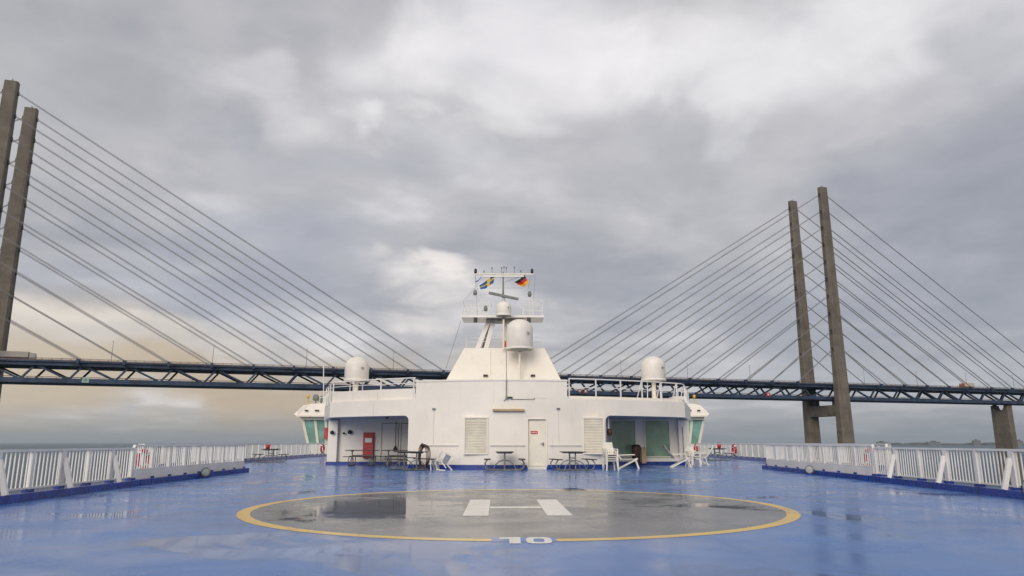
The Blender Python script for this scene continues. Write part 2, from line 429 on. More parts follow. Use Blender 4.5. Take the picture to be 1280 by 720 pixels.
# fascias and ceilings over the recesses
for sgn, xa, xb, side in ((-1, -8.65, XL-.002, [(-10.4, 40.5)]), (1, XR+.002, 8.2, [(9.9, 40.5)])):
    cv = curve(xa, xb, 14)
    path = (side+cv) if sgn < 0 else (cv+side)
    MB().strip(path, .16, 2.28, 2.99).build('fascia', M['white'], dh)
    inner = [(x, y+.17) for x, y in cv]
    if sgn < 0: poly = inner+[(xb, 38.2), (-9.75, 38.2)]
    else: poly = [(xa, 38.2)]+inner+[(9.2, 38.2)]
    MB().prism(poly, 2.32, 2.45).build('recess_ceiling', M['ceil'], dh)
    # rounded corner where recess meets the centre wall
    x = xb if sgn < 0 else xa; y = yf(x); r = .22; pts = [(x, 2.279)]
    for i in range(9):
        t = math.pi/2*i/8
        pts.append((x+sgn*(r-r*math.sin(t)), 2.279-(r-r*math.cos(t)))) if False else pts.append((x+sgn*(r-r*math.cos(t)), 2.279-(r-r*math.sin(t))))
    n = len(pts); vs = [(p[0], yf(p[0])+.002, p[1]) for p in pts]+[(p[0], yf(p[0])+.16, p[1]) for p in pts]
    MB().add(vs, [tuple(range(n)), tuple(range(n, 2*n))[::-1]]+[(i, n+i, n+(i+1) % n, (i+1) % n) for i in range(n)]).build('corner_gusset', M['white'], dh)
# recess back walls and the body behind
bw = MB(); bw.box((-9.45, 38, 0), (9.1, 48, 2.985)); bw.build('rear_wall', M['white'], dh)
MB().box((-9.45, 37.70, 0), (-8.95, 37.998, 2.27)).build('pilaster', M['white'], dh, bevel=.03)
MB().box((8.55, 37.70, 0), (9.1, 37.998, 2.27)).build('pilaster', M['white'], dh, bevel=.03)
# blue skirting
MB().strip(curve(XL-.01, DX0, 14, -.025), .02, .002, .19).build('skirting', M['kerb'], dh)
MB().strip(curve(DX1, XR+.01, 8, -.025), .02, .002, .19).build('skirting', M['kerb'], dh)
MB().box((-9.48, 37.66, .002), (XL, 37.69, .16)).build('skirting', M['kerb'], dh)
MB().box((XR, 37.62, .002), (9.13, 37.69, .165)).build('skirting', M['kerb'], dh)
MB().box((DX0+.005, yf(1)-.04, .003), (DX1-.005, yf(1)+.02, .12)).build('door_sill', M['white'], dh)
# door
dd = MB().box((DX0+.02, yf(1)+.08, .12), (DX1-.02, yf(1)+.13, DZ-.02)); door = dd.build('door', M['cream'], dh, bevel=.02)
MB().box((DX1-.17, yf(1)+.03, .98), (DX1-.11, yf(1)+.08, 1.12)).tube([(DX1-.13, yf(1)+.04, 1.06), (DX1-.26, yf(1)+.04, 1.06)], .012).build('handle', M['steel'], door)
sg = MB().box((DX0+.14, yf(1)+.065, 1.47), (DX0+.44, yf(1)+.079, 1.60)); sg.build('red_sign', M['red'], door)
tx = MB()
for i in range(6): tx.box((DX0+.17+i*.042, yf(1)+.061, 1.515), (DX0+.195+i*.042, yf(1)+.064, 1.555))
tx.build('sign_lettering', M['white2'], door)
for x in (DX0, DX1): MB().box((x-.035, yf(x)-.03, 0.12), (x+.035, yf(x)-.001, DZ+.03)).build('door_frame', M['white'], dh, bevel=.01)
MB().box((DX0+.036, yf(1)-.035, DZ-.0), (DX1-.036, yf(1)-.001, DZ+.05)).build('door_frame', M['white'], dh, bevel=.01)
# louvres
def louvre(x0, x1, z0, z1):
    y = min(yf(x0), yf(x1)); fr = MB()
    for a, b in (((x0-.06, z0-.06), (x1+.06, z0-.0)), ((x0-.06, z1), (x1+.06, z1+.06)), ((x0-.06, z0), (x0, z1)), ((x1, z0), (x1+.06, z1))):
        fr.box((a[0], y-.06, a[1]), (b[0], y+.15, b[1]))
    f = fr.build('louvre_frame', M['white'], dh, bevel=.008)
    sl = MB().box((x0, y-.004, z0), (x1, y-.001, z1)); n = 22
    for i in range(n):
        z = z0+(z1-z0)*(i+.5)/n; sl.bar((x0, y-.025, z), (x1, y-.02, z), .036, .012, up=(0, -.6, .8))
    sl.build('louvre_slats', M['louv'], f)
louvre(-2.0, -1.08, .68, 2.13)
louvre(3.12, 3.95, .68, 2.13)
# handrails on the wall
for xa, xb in ((-3.75, -2.3), (-.95, .55), (1.6, 3.0)):
    h = MB(); n = 5
    pts = [(xa+(xb-xa)*i/n, yf(xa+(xb-xa)*i/n)-.09, 1.0) for i in range(n+1)]; h.tube(pts, .018)
    for x in (xa+.1, xb-.1): h.tube([(x, yf(x)-.09, 1.0), (x, yf(x)+.01, .98)], .012)
    h.build('handrail', M['white2'], dh)
# wall lamp, conduit
MB().box((-.83, yf(0)-.16, 2.42), (.53, yf(0)-.002, 2.52)).build('wall_lamp', M['tan'], dh, bevel=.02)
c = MB(); c.tube([(-.25, yf(-.25)-.03, 3.72), (-.25, yf(-.25)-.03, 2.96), (-.35, yf(-.3)-.03, 2.86)], .016)
c.tube([(-.05, yf(0)-.03, 2.93), (.95, yf(1)-.03, 2.93), (.98, yf(1)-.03, 3.0)], .014)
c.build('conduit', M['steel'], dh)
MB().box((-.28, yf(0)-.1, 2.98), (.02, yf(0)-.01, 3.04)).build('small_lamp', M['black'], dh)
# plate seams on the wall (raised weld beads)
for x in (-3.0, -2.25, 1.95):
    MB().box((x-.009, yf(x)-.008, 2.2 if x > 0 else .2), (x+.009, yf(x)+.01, 3.7)).build('weld_seam', M['white'], dh)
for z_ in (2.2,):
    for xa_, xb_ in ((-4.4, -2.15), (-.95, .55), (1.6, 3.0)):
        MB().strip(curve(xa_, xb_, 6, -.006), .008, z_, z_+.012).build('weld_seam', M['white'], dh)
for x_ in (-3.4, 2.0):
    MB().box((x_-.07, yf(x_)-.07, 2.5), (x_+.07, yf(x_)+.01, 2.58)).build('junction_box', M['grey'], dh, bevel=.01)
    MB().tube([(x_, yf(x_)-.03, 2.5), (x_, yf(x_)-.03, 1.03)], .009, 6).build('cable_run', M['white2'], dh)
# recess fittings, left
MB().box((-7.65, 37.8, .33), (-7.1, 37.998, 1.62)).build('fire_hose_cabinet', M['red'], dh, bevel=.03)
MB().box((-7.55, 37.78, 1.12), (-7.2, 37.80, 1.34)).build('cabinet_label', M['white2'], dh)
for x, z, s_ in ((-8.35, 1.64, .11), (-8.66, 1.58, .06)):
    MB().lathe([(.001, -.02), (s_*.6, 0), (s_, .06), (s_, .10), (.001, .12)], n=14).xf(Matrix.Translation((x, 37.9, z)) @ Matrix.Rotation(R(90), 4, 'X')).build('loudspeaker', M['black'], dh)
MB().lathe([(.001, -.02), (.07, 0), (.1, .06), (.1, .10), (.001, .12)], n=14).xf(Matrix.Translation((-9.2, 37.62, 1.62)) @ Matrix.Rotation(R(90), 4, 'X')).build('loudspeaker', M['black'], dh)
fr = MB()
for x0, x1 in ((-6.75, -5.85), (-5.75, -4.9)):
    fr.box((x0, 37.975, .2), (x0+.03, 37.999, 2.1)); fr.box((x1-.03, 37.975, .2), (x1, 37.999, 2.1)); fr.box((x0+.031, 37.975, 2.07), (x1-.031, 37.999, 2.1))
fr.build('cupboard_door_frame', M['steel'], dh)
pl = MB().tube([(-6.0, 37.9, 2.2), (-6.0, 37.9, .95)], .015); pl.build('pull_cord', M['black'], dh)
MB().lathe([(.001, 0), (.11, 0), (.10, .08), (.03, .22), (.001, .23)], (-6.0, 37.88, .72), 12).build('alarm_bell', M['hose'], dh)
MB().lathe([(.001, 0), (.08, 0), (.09, .05), (.001, .06)], (-6.0, 35.2, 2.25), 12).build('ceiling_spot', M['black'], dh)
# recess windows, right
for x0, x1 in ((5.14, 6.36), (6.88, 8.12)):
    z0, z1 = .42, 2.2; fm = MB()
    for a, b in (((x0-.05, z0-.05), (x1+.05, z0)), ((x0-.05, z1), (x1+.05, z1+.05)), ((x0-.05, z0), (x0, z1)), ((x1, z0), (x1+.05, z1))):
        fm.box((a[0], 37.9, a[1]), (b[0], 37.999, b[1]))
    f = fm.build('window', M['white'], dh)
    MB().box((x0, 37.94, z0), (x1, 37.96, z1)).build('pane', M['gwin'], f)
MB().box((XR, 37.70, .17), (8.54, 37.88, .34)).build('recess_step', M['white'], dh)
MB().tube([(4.35, 33.0, 2.3), (4.35, 33.0, 1.72)], .035).build('hanging_pipe', M['white2'], dh)
MB().lathe([(.001, 0), (.10, .02), (.13, .15), (.09, .28), (.001, .3)], (4.38, 33.0, 1.42), 14).build('hanging_bell', M['hose'], dh)
MB().tube([(8.75, 37.62, 1.9), (8.75, 37.62, .3)], .02).build('downpipe', M['steel'], dh)
# roof deck on fascias
MB().prism([(-8.6, 34.6)]+curve(-8.5, XL-.002, 8, .17)+[(XL-.002, 37.99), (-9.5, 37.99)], 2.90, 2.97).build('roof_deck', M['white'], dh)
MB().prism(curve(XR+.002, 8.1, 8, .17)+[(9.1, 37.99), (XR+.002, 37.99)], 2.90, 2.97).build('roof_deck', M['white'], dh)
# sloping upper casing
ca = thing('upper_casing', 'white tapering casing on the deckhouse roof below the mast', 'casing', (0, 34, 3.8))
a0, a1, b0, b1 = at(559, 473, 33.4), at(700, 473, 33.4), at(580, 434.5, 33.8), at(681, 434.5, 33.8)
z0 = 3.802
ba = [(a0.x-.1, 33.2, z0), (a1.x+.1, 33.2, z0), (a1.x+.1, 36.6, z0), (a0.x-.1, 36.6, z0)]
tb = [(b0.x, 33.9, b0.z), (b1.x, 33.9, b0.z), (b1.x, 36.0, b0.z), (b0.x, 36.0, b0.z)]
MB().hull8(ba, tb).build('casing_wall', M['white'], ca, bevel=.03)
def onfront(px, py):                                  # point on the sloping front
    p = at(px, py, 33.5); t = (p.z-z0)/(b0.z-z0); return at(px, py, 33.2+.7*t-.02)
for px in (613, 658): MB().tube([onfront(px, 470), onfront(px, 437)], .012).build('weld_seam', M['white'], ca)
for px in (607, 666):
    p = onfront(px, 469.5); MB().box((p.x-.1, p.y-.12, p.z-.04), (p.x+.1, p.y, p.z+.04)).build('small_lamp', M['black'], ca)
rr = MB()
zt = b0.z
for x in (b0.x+.1, b0.x+.7, b1.x-.9, b1.x-.15):
    rr.tube([(x, 33.95, zt), (x-.02, 33.95, zt+.5)], .014)
rr.tube([(b0.x+.1, 33.95, zt+.28), (b0.x+1.0, 33.95, zt+.3)], .012); rr.tube([(b1.x-1.0, 33.95, zt+.25), (b1.x-.1, 33.95, zt+.3)], .012)
rr.tube([(b0.x+.3, 33.95, zt+.48), (b1.x-.3, 33.95, zt+.5)], .010)
rr.build('guard_rail', M['white2'], ca)
MB().lathe([(.001, 0), (.09, 0), (.11, .12), (.07, .26), (.001, .28)], at(633, 433.5, 33.95)+Vector((-.05, 0, 0)), 14).build('red_beacon', flat('red_orange_beacon', (.75, .10, .04)), ca)
# roof railings
def roof_rail(label, pts, zb, zt, panel, posts):
    root = thing('roof_railing', label, 'railing', (pts[0][0], pts[0][1], zb), 'railings on the deckhouse roof')
    L = poly_len(pts); n = 28
    P = [along(pts, L, L[-1]*i/n)[0] for i in range(n+1)]
    MB().tube([(p.x, p.y, zt) for p in P], .028).build('top_rail', M['white2'], root)
    MB().tube([(p.x, p.y, (zt+zb+panel)/2) for p in P], .016).build('mid_rail', M['white2'], root)
    if panel: MB().strip([(p.x, p.y) for p in P], .02, zb, zb+panel).build('bulwark_panel', M['white'], root)
    for s_ in posts:
        p, d = along(pts, L, L[-1]*s_); MB().bar((p.x, p.y, zb), (p.x, p.y, zt), .06, .04, up=tuple(d)).build('post', M['white2'], root)
    return root
lp = [(-11.0, 43.5), (-10.0, 39), (-8.55, 34.75)]+curve(-8.3, -4.3, 8, .12)
roof_rail('white railing with solid lower panel on the deckhouse roof, around the left radome', lp, 2.99, 3.93, .48, (0, .15, .27, .36, .44, .53, .64, .75, .87, .995))
rp = curve(2.5, 8.05, 8, .12)+[(8.3, 35.0), (9.4, 39.0), (10.3, 43)]
rr = roof_rail('white open railing on the deckhouse roof, around the right radome', rp, 2.99, 3.86, .12, (0, .085, .17, .25, .33, .40, .47, .55, .66, .78, .9, 1))
L = poly_len(rp)
for s_ in (.25, .33, .40, .47):
    p, d = along(rp, L, L[-1]*s_); MB().bar((p.x-.26, p.y, 2.99), (p.x-.03, p.y, 3.84), .04, .03).build('brace', M['white2'], rr)
MB().box((7.2, 38, 2.99), (8.6, 39.4, 3.25)).build('roof_locker', M['white'], dh)
# ---------------------------------------------------------------- radomes
def radome(label, base_px, base_py, w, h, Y, zfoot, cone=False, group='white satellite radomes'):
    b = at(base_px, base_py, Y)
    root = thing('radome', label, 'radome', (b.x, Y, zfoot), group)
    r = w/2; body = h-r*.92
    body = h-r*.80
    prof = [(.001, 0), (r*.96, 0), (r, .03), (r, body)]
    for i in range(1, 11):
        t = math.pi/2*i/10; prof.append((max(.001, r*math.cos(t)), body+r*.80*math.sin(t)))
    MB().lathe(prof, b, 32).build('dome', M['radome'], root)
    MB().lathe([(r*1.0, -.05), (r*1.05, -.02), (r*1.05, .02), (r*1.0, .05)], b, 32).build('base_flange', M['radome'], root)
    MB().box((b.x+r*.55, Y-r*.93, b.z+.45*h), (b.x+r*.72, Y-r*.7, b.z+.52*h)).build('hatch_latch', M['steel'], root)
    if cone:
        MB().lathe([(.08, -.13), (r*.5, -.10), (r*.8, -.051)], b, 24).build('under_cone', M['grey'], root)
        MB().tube([(b.x, Y, b.z-.2), (b.x, Y, zfoot)], .05, 10).build('post', M['cream'], root)
    else:
        MB().tube([(b.x, Y, b.z-.052), (b.x, Y, zfoot)], .11, 12).build('post', M['cream'], root)
        for dx, dy in ((-.33, .05), (.33, .05), (0, .35)):
            MB().tube([(b.x+dx*.9, Y+dy, b.z-.052), (b.x+dx*1.0, Y+dy*1.2, zfoot)], .025, 6).build('strut', M['white2'], root)
    return root
radome('white domed radome on a post above the left roof railing', 445.5, 475.5, 1.17, 1.16, 35.6, 2.99)
radome('white domed radome on a post above the right roof railing', 817, 475, 1.17, 1.17, 35.6, 2.99)
radome('largest white radome, on a thin post before the upper casing', 649.5, 436, 1.23, 1.38, 33.0, 3.802, True)
radome('small white radome on a pole just below the radar scanner', 629.5, 394, .72, .66, 33.6, at(630, 437, 33.6).z, True)
# tall mast pole in front of the casing
pr = thing('antenna_pole', 'thin steel pole rising in front of the white upper casing', 'pole', (at(633, 500, 31).x, 31.15, 2.9))
MB().tube([at(633, 494, 31.15), at(633, 437, 31.15)], .014).build('pole_shaft', M['steel'], pr)
p = at(633, 497, 31.15); MB().box((p.x-.04, 31.13, p.z-.05), (p.x+.04, 31.32, p.z+.04)).build('pole_bracket', M['steel'], pr)
# ---------------------------------------------------------------- signal mast
MY = 35.0
mast = thing('signal_mast', 'white mast with railed platform, radar scanner and yard above the deckhouse', 'mast', (0, MY, at(630, 434, MY).z))
zf = b0.z+.002
pz = at(630, 399, MY).z; xl = at(578, 399, MY).x; xr = at(679, 399, MY).x
MB().box((xl, MY-.8, pz-.03), (xr, MY+.9, pz+.02)).box((xl, MY-.84, pz-.05), (xr, MY-.802, pz+.05)).build('platform', M['white2'], mast)
def rail_bits(x0, x1):
    mb = MB(); n = max(2, round((x1-x0)/.5))
    for i in range(n+1):
        x = x0+(x1-x0)*i/n
        mb.tube([(x, MY-.75, pz), (x, MY-.75, pz+.80)], .022, 6); mb.tube([(x, MY+.85, pz), (x, MY+.85, pz+.80)], .02, 6)
    for z in (.3, .55, .80):
        mb.tube([(x0, MY-.75, pz+z), (x1, MY-.75, pz+z)], .018, 6); mb.tube([(x0, MY+.85, pz+z), (x1, MY+.85, pz+z)], .012, 6)
    for x in (x0, x1):
        mb.tube([(x, MY-.75, pz+.8), (x, MY+.85, pz+.8)], .012, 6)
    mb.build('platform_railing', M['white2'], mast)
rail_bits(xl+.05, -1.1+.05); rail_bits(.55, xr-.05)
# sloping lattice legs
for (bx, tx_) in ((596, 611), (607, 617)):
    A, B = at(bx, 434, MY), at(tx_, 401, MY); A.z = zf
    MB().bar(A, B, .16, .22).build('mast_leg', M['white2'], mast)
A, B = at(602, 434, MY+.4), at(614.5, 401, MY+.4); A.z = zf; MB().bar(A, B, .22, .1).build('mast_leg', M['steel'], mast)
for (bx, tx_) in ((666, 652),):
    A, B = at(bx, 434, MY+.5), at(tx_, 401, MY+.5); A.z = zf; MB().bar(A, B, .12, .16).build('mast_leg', M['white2'], mast)
lat = MB()
for t in (.2, .45, .7):
    a = at(596+15*t, 434-33*t, MY); b = at(607+10*t, 434-33*t, MY); lat.tube([a, b], .02, 6); lat.tube([b, b+Vector((0, .5, .1))], .02, 6)
lat.build('lattice', M['steel'], mast)
cxm = at(631, 399, MY).x
MB().tube([(cxm+.0, MY, zf), (cxm, MY, pz-.05)], .10, 12).build('lower_column', M['white2'], mast)
MB().prism([(cxm-.9, MY-.4), (cxm+.9, MY-.4), (cxm+.9, MY+.4), (cxm-.9, MY+.4)], pz-.17, pz-.051).build('platform_beam', M['steel'], mast)
yz = at(630, 343, MY).z
cp = at(629, 343, MY).x
MB().tube([(cxm-.05, MY, pz+.03), (cp, MY, at(630, 372, MY).z), (cp, MY, yz+.12)], [.09, .055, .03], 10).build('upper_pole', M['steel'], mast)
A, B = at(611, 366, MY-.3), at(648, 374, MY-.1)
MB().bar(A, B, .16, .11).build('radar_scanner', M['grey'], mast)
q0 = (A+B)/2
MB().tube([q0+Vector((0, .25, -.45)), q0+Vector((0, .1, -.06))], .09, 10).build('scanner_gearbox', M['white2'], mast)
ya, yb = at(593.5, 342.5, MY), at(666.5, 342.5, MY)
MB().box((ya.x, MY-.05, yz-.02), (yb.x, MY+.05, yz+.04)).build('yard', M['cream'], mast)
MB().box((at(604, 340, MY).x, MY-.07, yz-.14), (at(655, 340, MY).x, MY+.07, yz-.06)).build('lower_yard', M['white2'], mast)
for px in (594.5, 665):
    p = at(px, 341, MY); MB().lathe([(.001, 0), (.06, 0), (.07, .1), (.07, .2), (.02, .26), (.001, .26)], (p.x, MY, yz+.041), 10).build('navigation_lamp', M['black'], mast)
an = []
for px, hh in ((605, .10), (615, .28), (627, .28), (630, .32), (633, .28), (643, .30), (651, .12)):
    p = at(px, 341, MY); MB().tube([(p.x, MY, yz+.041), (p.x, MY, yz+.04+hh)], .012, 6).lathe([(.001, 0), (.035, .02), (.03, .09), (.001, .1)], (p.x, MY, yz+hh), 8).build('antenna', M['steel'], mast)
st = MB()
for px, py in ((597, 362), (597, 397), (660, 362), (666, 385)):
    st.tube([at(px-(3 if px < 630 else -3), 344, MY), at(px, py, MY)], .006, 4)
st.tube([at(580, 376, MY-.7), at(606, 345, MY)], .005, 4); st.tube([at(612, 360, MY), at(655, 360, MY)], .007, 4)
st.tube([at(632, 352, MY), at(646, 347, MY), at(655, 345, MY)], .01, 5)
st.build('rigging', M['steel'], mast)
for px in (594.5, 661):
    p = at(px, 397, MY-.7); MB().box((p.x-.09, MY-.8, pz-.28), (p.x+.09, MY-.62, pz-.051)).build('deck_lamp', M['black'], mast)
for px, py in ((594, 368), (607, 388), (662, 370)):
    p = at(px, py, MY-.7); MB().lathe([(.001, 0), (.08, .01), (.1, .15), (.06, .27), (.001, .28)], (p.x, MY-.76, p.z-.05), 10).build('signal_lamp', M['grey'], mast)
    MB().tube([(p.x, MY-.76, pz), (p.x, MY-.76, p.z-.05)], .02, 6).build('lamp_stem', M['white2'], mast)
# stays from the casing to the deck edge
for px0, py0, px1, py1, lab in ((576, 402, 557, 462, 'thin wire stay running down left from the mast platform'),):
    w = thing('wire_stay', lab, 'wire', at(px1, py1, MY)); MB().tube([at(px0, py0, MY-.6), at(px1, py1, MY)], .008, 4).build('wire', M['steel'], w)
# flags
def flag(name, label, corners, stripes, n=16, m=9, amp=.06, Y=MY-.05):
    """corners: hoist top, fly top, fly bottom, hoist bottom; a waving cloth with real folds"""
    A, B, C_, D = [at(px, py, Y) for px, py in corners]
    mats = []; mb = MB(); vs = []
    for j in range(m+1):
        for i in range(n+1):
            u, v = i/n, j/m
            p = A.lerp(B, u).lerp(D.lerp(C_, u), v)
            p = p+Vector((0, amp*math.sin(u*9+v*2.2)*(.3+u), .03*math.sin(u*7+1)))
            vs.append(p)
    for th in (0, .006):
        b = len(mb.v); mb.v += [v+Vector((0, th, 0)) for v in vs]
        for j in range(m):
            for i in range(n):
                k = b+j*(n+1)+i; f = [k, k+1, k+n+2, k+n+1]
                mb.f.append(f if th == 0 else f[::-1]); mb.sm.append(True); mb.mi.append(stripes((i+.5)/n, (j+.5)/m))
    return mb
fy, fb_ = flat('flag_yellow_cloth', (.70, .47, .03)), flat('flag_blue_cloth', (.02, .10, .34))
sw = flag('flag', '', [(619.3, 341.5), (599.0, 357.5), (600.8, 363), (616.8, 354.5)], lambda u, v: 1 if (.3 < u < .48 or .38 < v < .62) else 0, n=20, m=12)
tag(sw.build('flag', [fb_, fy]), 'blue flag with yellow cross flying left of the mast', 'flag', 'flags on the mast halyards')
ge = flag('flag', '', [(655.5, 344), (643, 353), (651, 359.3), (661.5, 354.5)], lambda u, v: min(2, int(v*3)))
tag(ge.build('flag', [flat('flag_black_cloth', (.015, .015, .018)), flat('flag_red_cloth', (.55, .015, .02)), flat('flag_gold_cloth', (.75, .40, .02))]),
    'black, red and gold striped flag flying right of the mast', 'flag', 'flags on the mast halyards')
sm_ = flag('flag', '', [(602.5, 344.5), (594, 351), (593.5, 355), (601, 350)], lambda u, v: 1 if .3 < v < .75 else 0, n=8, m=8, amp=.03)
tag(sm_.build('flag', [flat('flag_white_cloth', (.75, .75, .78)), flat('flag_dull_blue_cloth', (.15, .17, .35))]), 'smallest flag, pale with a blue band, hanging at the yard\'s left end', 'flag', 'flags on the mast halyards')
# ---------------------------------------------------------------- bridge wings of the wheelhouse
WY = 64.5
wh = thing('wheelhouse', 'ship wheelhouse with glazed wings showing on both sides behind the deckhouse', 'wheelhouse', (0, WY, 0))
MB().box((-15.0, WY, -.3), (14.6, WY+6, 2.9)).build('centre_block', M['white'], wh)
def wing(pxs, sgn):
    X = lambda px, py: at(px, py, WY).x
    Z = lambda py: at(640, py, WY).z
    # pxs: inner, roof outer, nose, window outer top, window outer bottom
    xi, xr_, xn, xt, xb = [X(p, 520) for p in pxs]
    rz, nz, sz, wt, wbz = Z(505), Z(516), Z(521.5), Z(525), Z(552)
    D = 5.5
    def slab(pts):
        pts = pts if sgn > 0 else pts[::-1]; n = len(pts); mb = MB()
        vs = [(x, WY+o, z) for x, z, o in pts]+[(x, WY+D-o, z) for x, z, o in pts]
        return mb.add(vs, [tuple(range(n)), tuple(range(n, 2*n))[::-1]]+[(i, n+i, n+(i+1) % n, (i+1) % n) for i in range(n)])
    slab([(xi, sz, -.9), (xn-.3*sgn, sz, -.9), (xn, nz-.12, -.8), (xn-.25*sgn, nz+.15, -.7), (xn-.55*sgn, rz-.12, -.1), (xn-1.1*sgn, rz+.04, .3), (xi, rz+.10, .3)]).build('wing_roof', M['white'], wh)
    slab([(xi, wt, -.35), (xt-.05*sgn, wt, -.35), (xn-.4*sgn, sz-.002, -.5), (xi, sz-.002, -.5)]).build('wing_soffit', M['cream'], wh)
    slab([(xi, wbz-.2, .35), (xb, wbz-.2, .35), (xt, wt-.002, 0), (xi, wt-.002, 0)]).build('wing_glazing', M['teal'], wh)
    slab([(xi, -3.0, 1.2), (xb-1.4*sgn, -3.0, 1.2), (xb, wbz-.203, .33), (xi, wbz-.203, .33)]).build('wing_body', M['white'], wh)
    def mull(f):
        t = Vector((xi+(xt-xi)*f, WY-.02, wt)); b = Vector((xi+(xb-xi)*f, WY+.31, wbz-.2)); return t, b
    for k_, (f0, f1) in enumerate(((.30, .42), (.62, .72))):
        x0_, x1_ = sorted((xi+(xn-xi)*f0, xi+(xn-xi)*f1)); MB().box((x0_, WY-.62, nz+.12), (x1_, WY-.50, nz+.24)).build('roof_slot', M['black'], wh)
    x0_, x1_ = sorted((xi, xn-.25*sgn)); MB().box((x0_, WY-.93, sz+.02), (x1_, WY-.905, sz+.14)).build('rain_gutter', M['cream'], wh)
    x0_, x1_ = sorted((xi, xi+1.1*sgn)); MB().box((x0_, WY+1.2, rz+.1), (x1_, WY+3.4, rz+.75)).build('roof_housing', M['white'], wh, bevel=.03)
    rb_ = MB()
    for q__ in range(5):
        x = xi+(1.2*sgn)*q__/4; rb_.tube([(x, WY+.7, rz+.1), (x, WY+.7, rz+1.15)], .03, 6)
    for z_ in (.6, 1.15): rb_.tube([(xi, WY+.7, rz+z_), (xi+1.2*sgn, WY+.7, rz+z_)], .03, 6)
    rb_.build('roof_rail', M['white2'], wh)
    for f, w in ((1.0, .22), (.55, .22), (.16, .2)):
        t, b = mull(f); MB().bar(b, t, w, .1, up=(0, 1, .2)).build('mullion', M['cream'], wh)
    return xi, rz
xi, rz = wing((413, 390, 371, 379, 386), -1)
MB().box((xi-.45, WY-.12, 1.4), (xi-.15, WY+.02, 2.4)).build('red_panel', M['red'], wh)
xi2, rz2 = wing((847, 871, 884, 879, 873), 1)
for px in (385, 868):
    p = at(px, 500, WY+1); MB().tube([(p.x, WY+1, p.z-.4), (p.x, WY+1, p.z+.25)], .05, 6).lathe([(.001, 0), (.13, .02), (.13, .3), (.001, .32)], (p.x, WY+1, p.z+.15), 10).build('yellow_lamp', M['yellow'], wh)
for px, pz_ in ((395, 497), (402, 499), (858, 497)):
    p = at(px, pz_, WY+1.4)
    MB().tube([(p.x, WY+1.4, rz), (p.x, WY+1.4, p.z)], .06, 6).lathe([(.001, -.3), (.25, -.25), (.3, 0), (.2, .25), (.001, .3)], p, 12).build('searchlight', M['grey'], wh)
aw = thing('whip_antenna', 'tall white whip antenna beside the left wheelhouse wing', 'antenna', at(404.5, 505, 50))
MB().tube([at(404.5, 505, 50), at(404.5, 456, 50)], .035, 6).build('whip', M['white2'], aw)
# ---------------------------------------------------------------- picnic tables
def picnic(name='picnic_table'):
    root = thing(name, 'x', 'picnic table', (0, 0, 0), 'picnic tables on the ship deck'); Lh = .78
    t = MB()
    for i in range(5): t.box((-.36+i*.146, -Lh, .72), (-.36+i*.146+.136, Lh, .757))
    t.build('tabletop', M['dark'], root, bevel=.006)
    for s_ in (-1, 1):
        b = MB()
        for k in range(2): x = s_*.70+(k-.5)*.135; b.box((x-.062, -Lh, .43), (x+.062, Lh, .465))
        b.build('seat', M['dark'], root, bevel=.006)
    for y in (-.5, .5):
        f = MB(); r = .024
        f.tube([(0, y, .03), (0, y, .72)], .03)
        f.tube([(-.70, y, .43), (-.80, y, .30), (-.76, y, .12), (-.62, y, .03), (.62, y, .03), (.76, y, .12), (.80, y, .30), (.70, y, .43)], r)
        f.tube([(0, y, .42), (-.22, y, .36), (-.40, y, .20), (-.46, y, .03)], .018); f.tube([(0, y, .42), (.22, y, .36), (.40, y, .20), (.46, y, .03)], .018)
        f.tube([(-.3, y, .70), (.3, y, .70)], .02)
        f.build('frame', M['steel'], root)
    MB().tube([(0, -.5, .5), (0, .5, .5)], .02).build('stretcher', M['steel'], root)
    return root
pt = picnic(); move(pt, (-.30, 30.15, 0), (0, 0, R(1))); pt['label'] = 'picnic table seen end-on, just left of the cream door'
T = [((2.46, 30.1, 0), 9, 'picnic table at a slight angle, just right of the cream door'),
     ((-4.2, 30.6, 0), 38, 'nearer picnic table turned at an angle at the left recess edge, beside the hose loops'),
     ((-7.35, 36.3, 0), 90, 'picnic table deep in the left recess, before the red cabinet'),
     ((-5.55, 36.2, 0), 90, 'picnic table deep in the left recess, under the hanging cord'),
     ((-13.8, 42.3, 0), 4, 'distant picnic table by the far left railing'),
     ((13.0, 46.8, 0), 3, 'distant picnic table by the far right railing')]
for loc, a, lab in T: dup(pt, loc, (0, 0, R(a)), lab)
# red ash cans on the distant tables
def ashcan():
    root = thing('red_bucket', 'small red bucket on the distant left picnic table', 'bucket', (0, 0, 0), 'red buckets on distant tables')
    MB().lathe([(.001, 0), (.10, 0), (.14, .24), (.13, .24), (.10, .03), (.001, .03)], n=16).build('bucket_body', M['red'], root)
    MB().tube([(-.14, 0, .23), (-.1, 0, .33), (0, 0, .37), (.1, 0, .33), (.14, 0, .23)], .01, 6).build('handle', M['steel'], root)
    return root
ac = move(ashcan(), (-14.0, 42.3, .757)); dup(ac, (13.15, 46.8, .757), label='small red bucket on the distant right picnic table')
# looped hose
hs = thing('looped_hose', 'brown hose in upright loops at the right end of the left picnic table', 'hose', (-3.55, 30.5, 0))
for k in range(4):
    MB().ring((-3.70+k*.03, 30.55+k*.075, .55), .40, .034, (.05*(k-1), 1, 0), 28, 8, sx=.42+.03*k, sz=1.24-.05*k).build('hose_loop', M['hose'], hs)
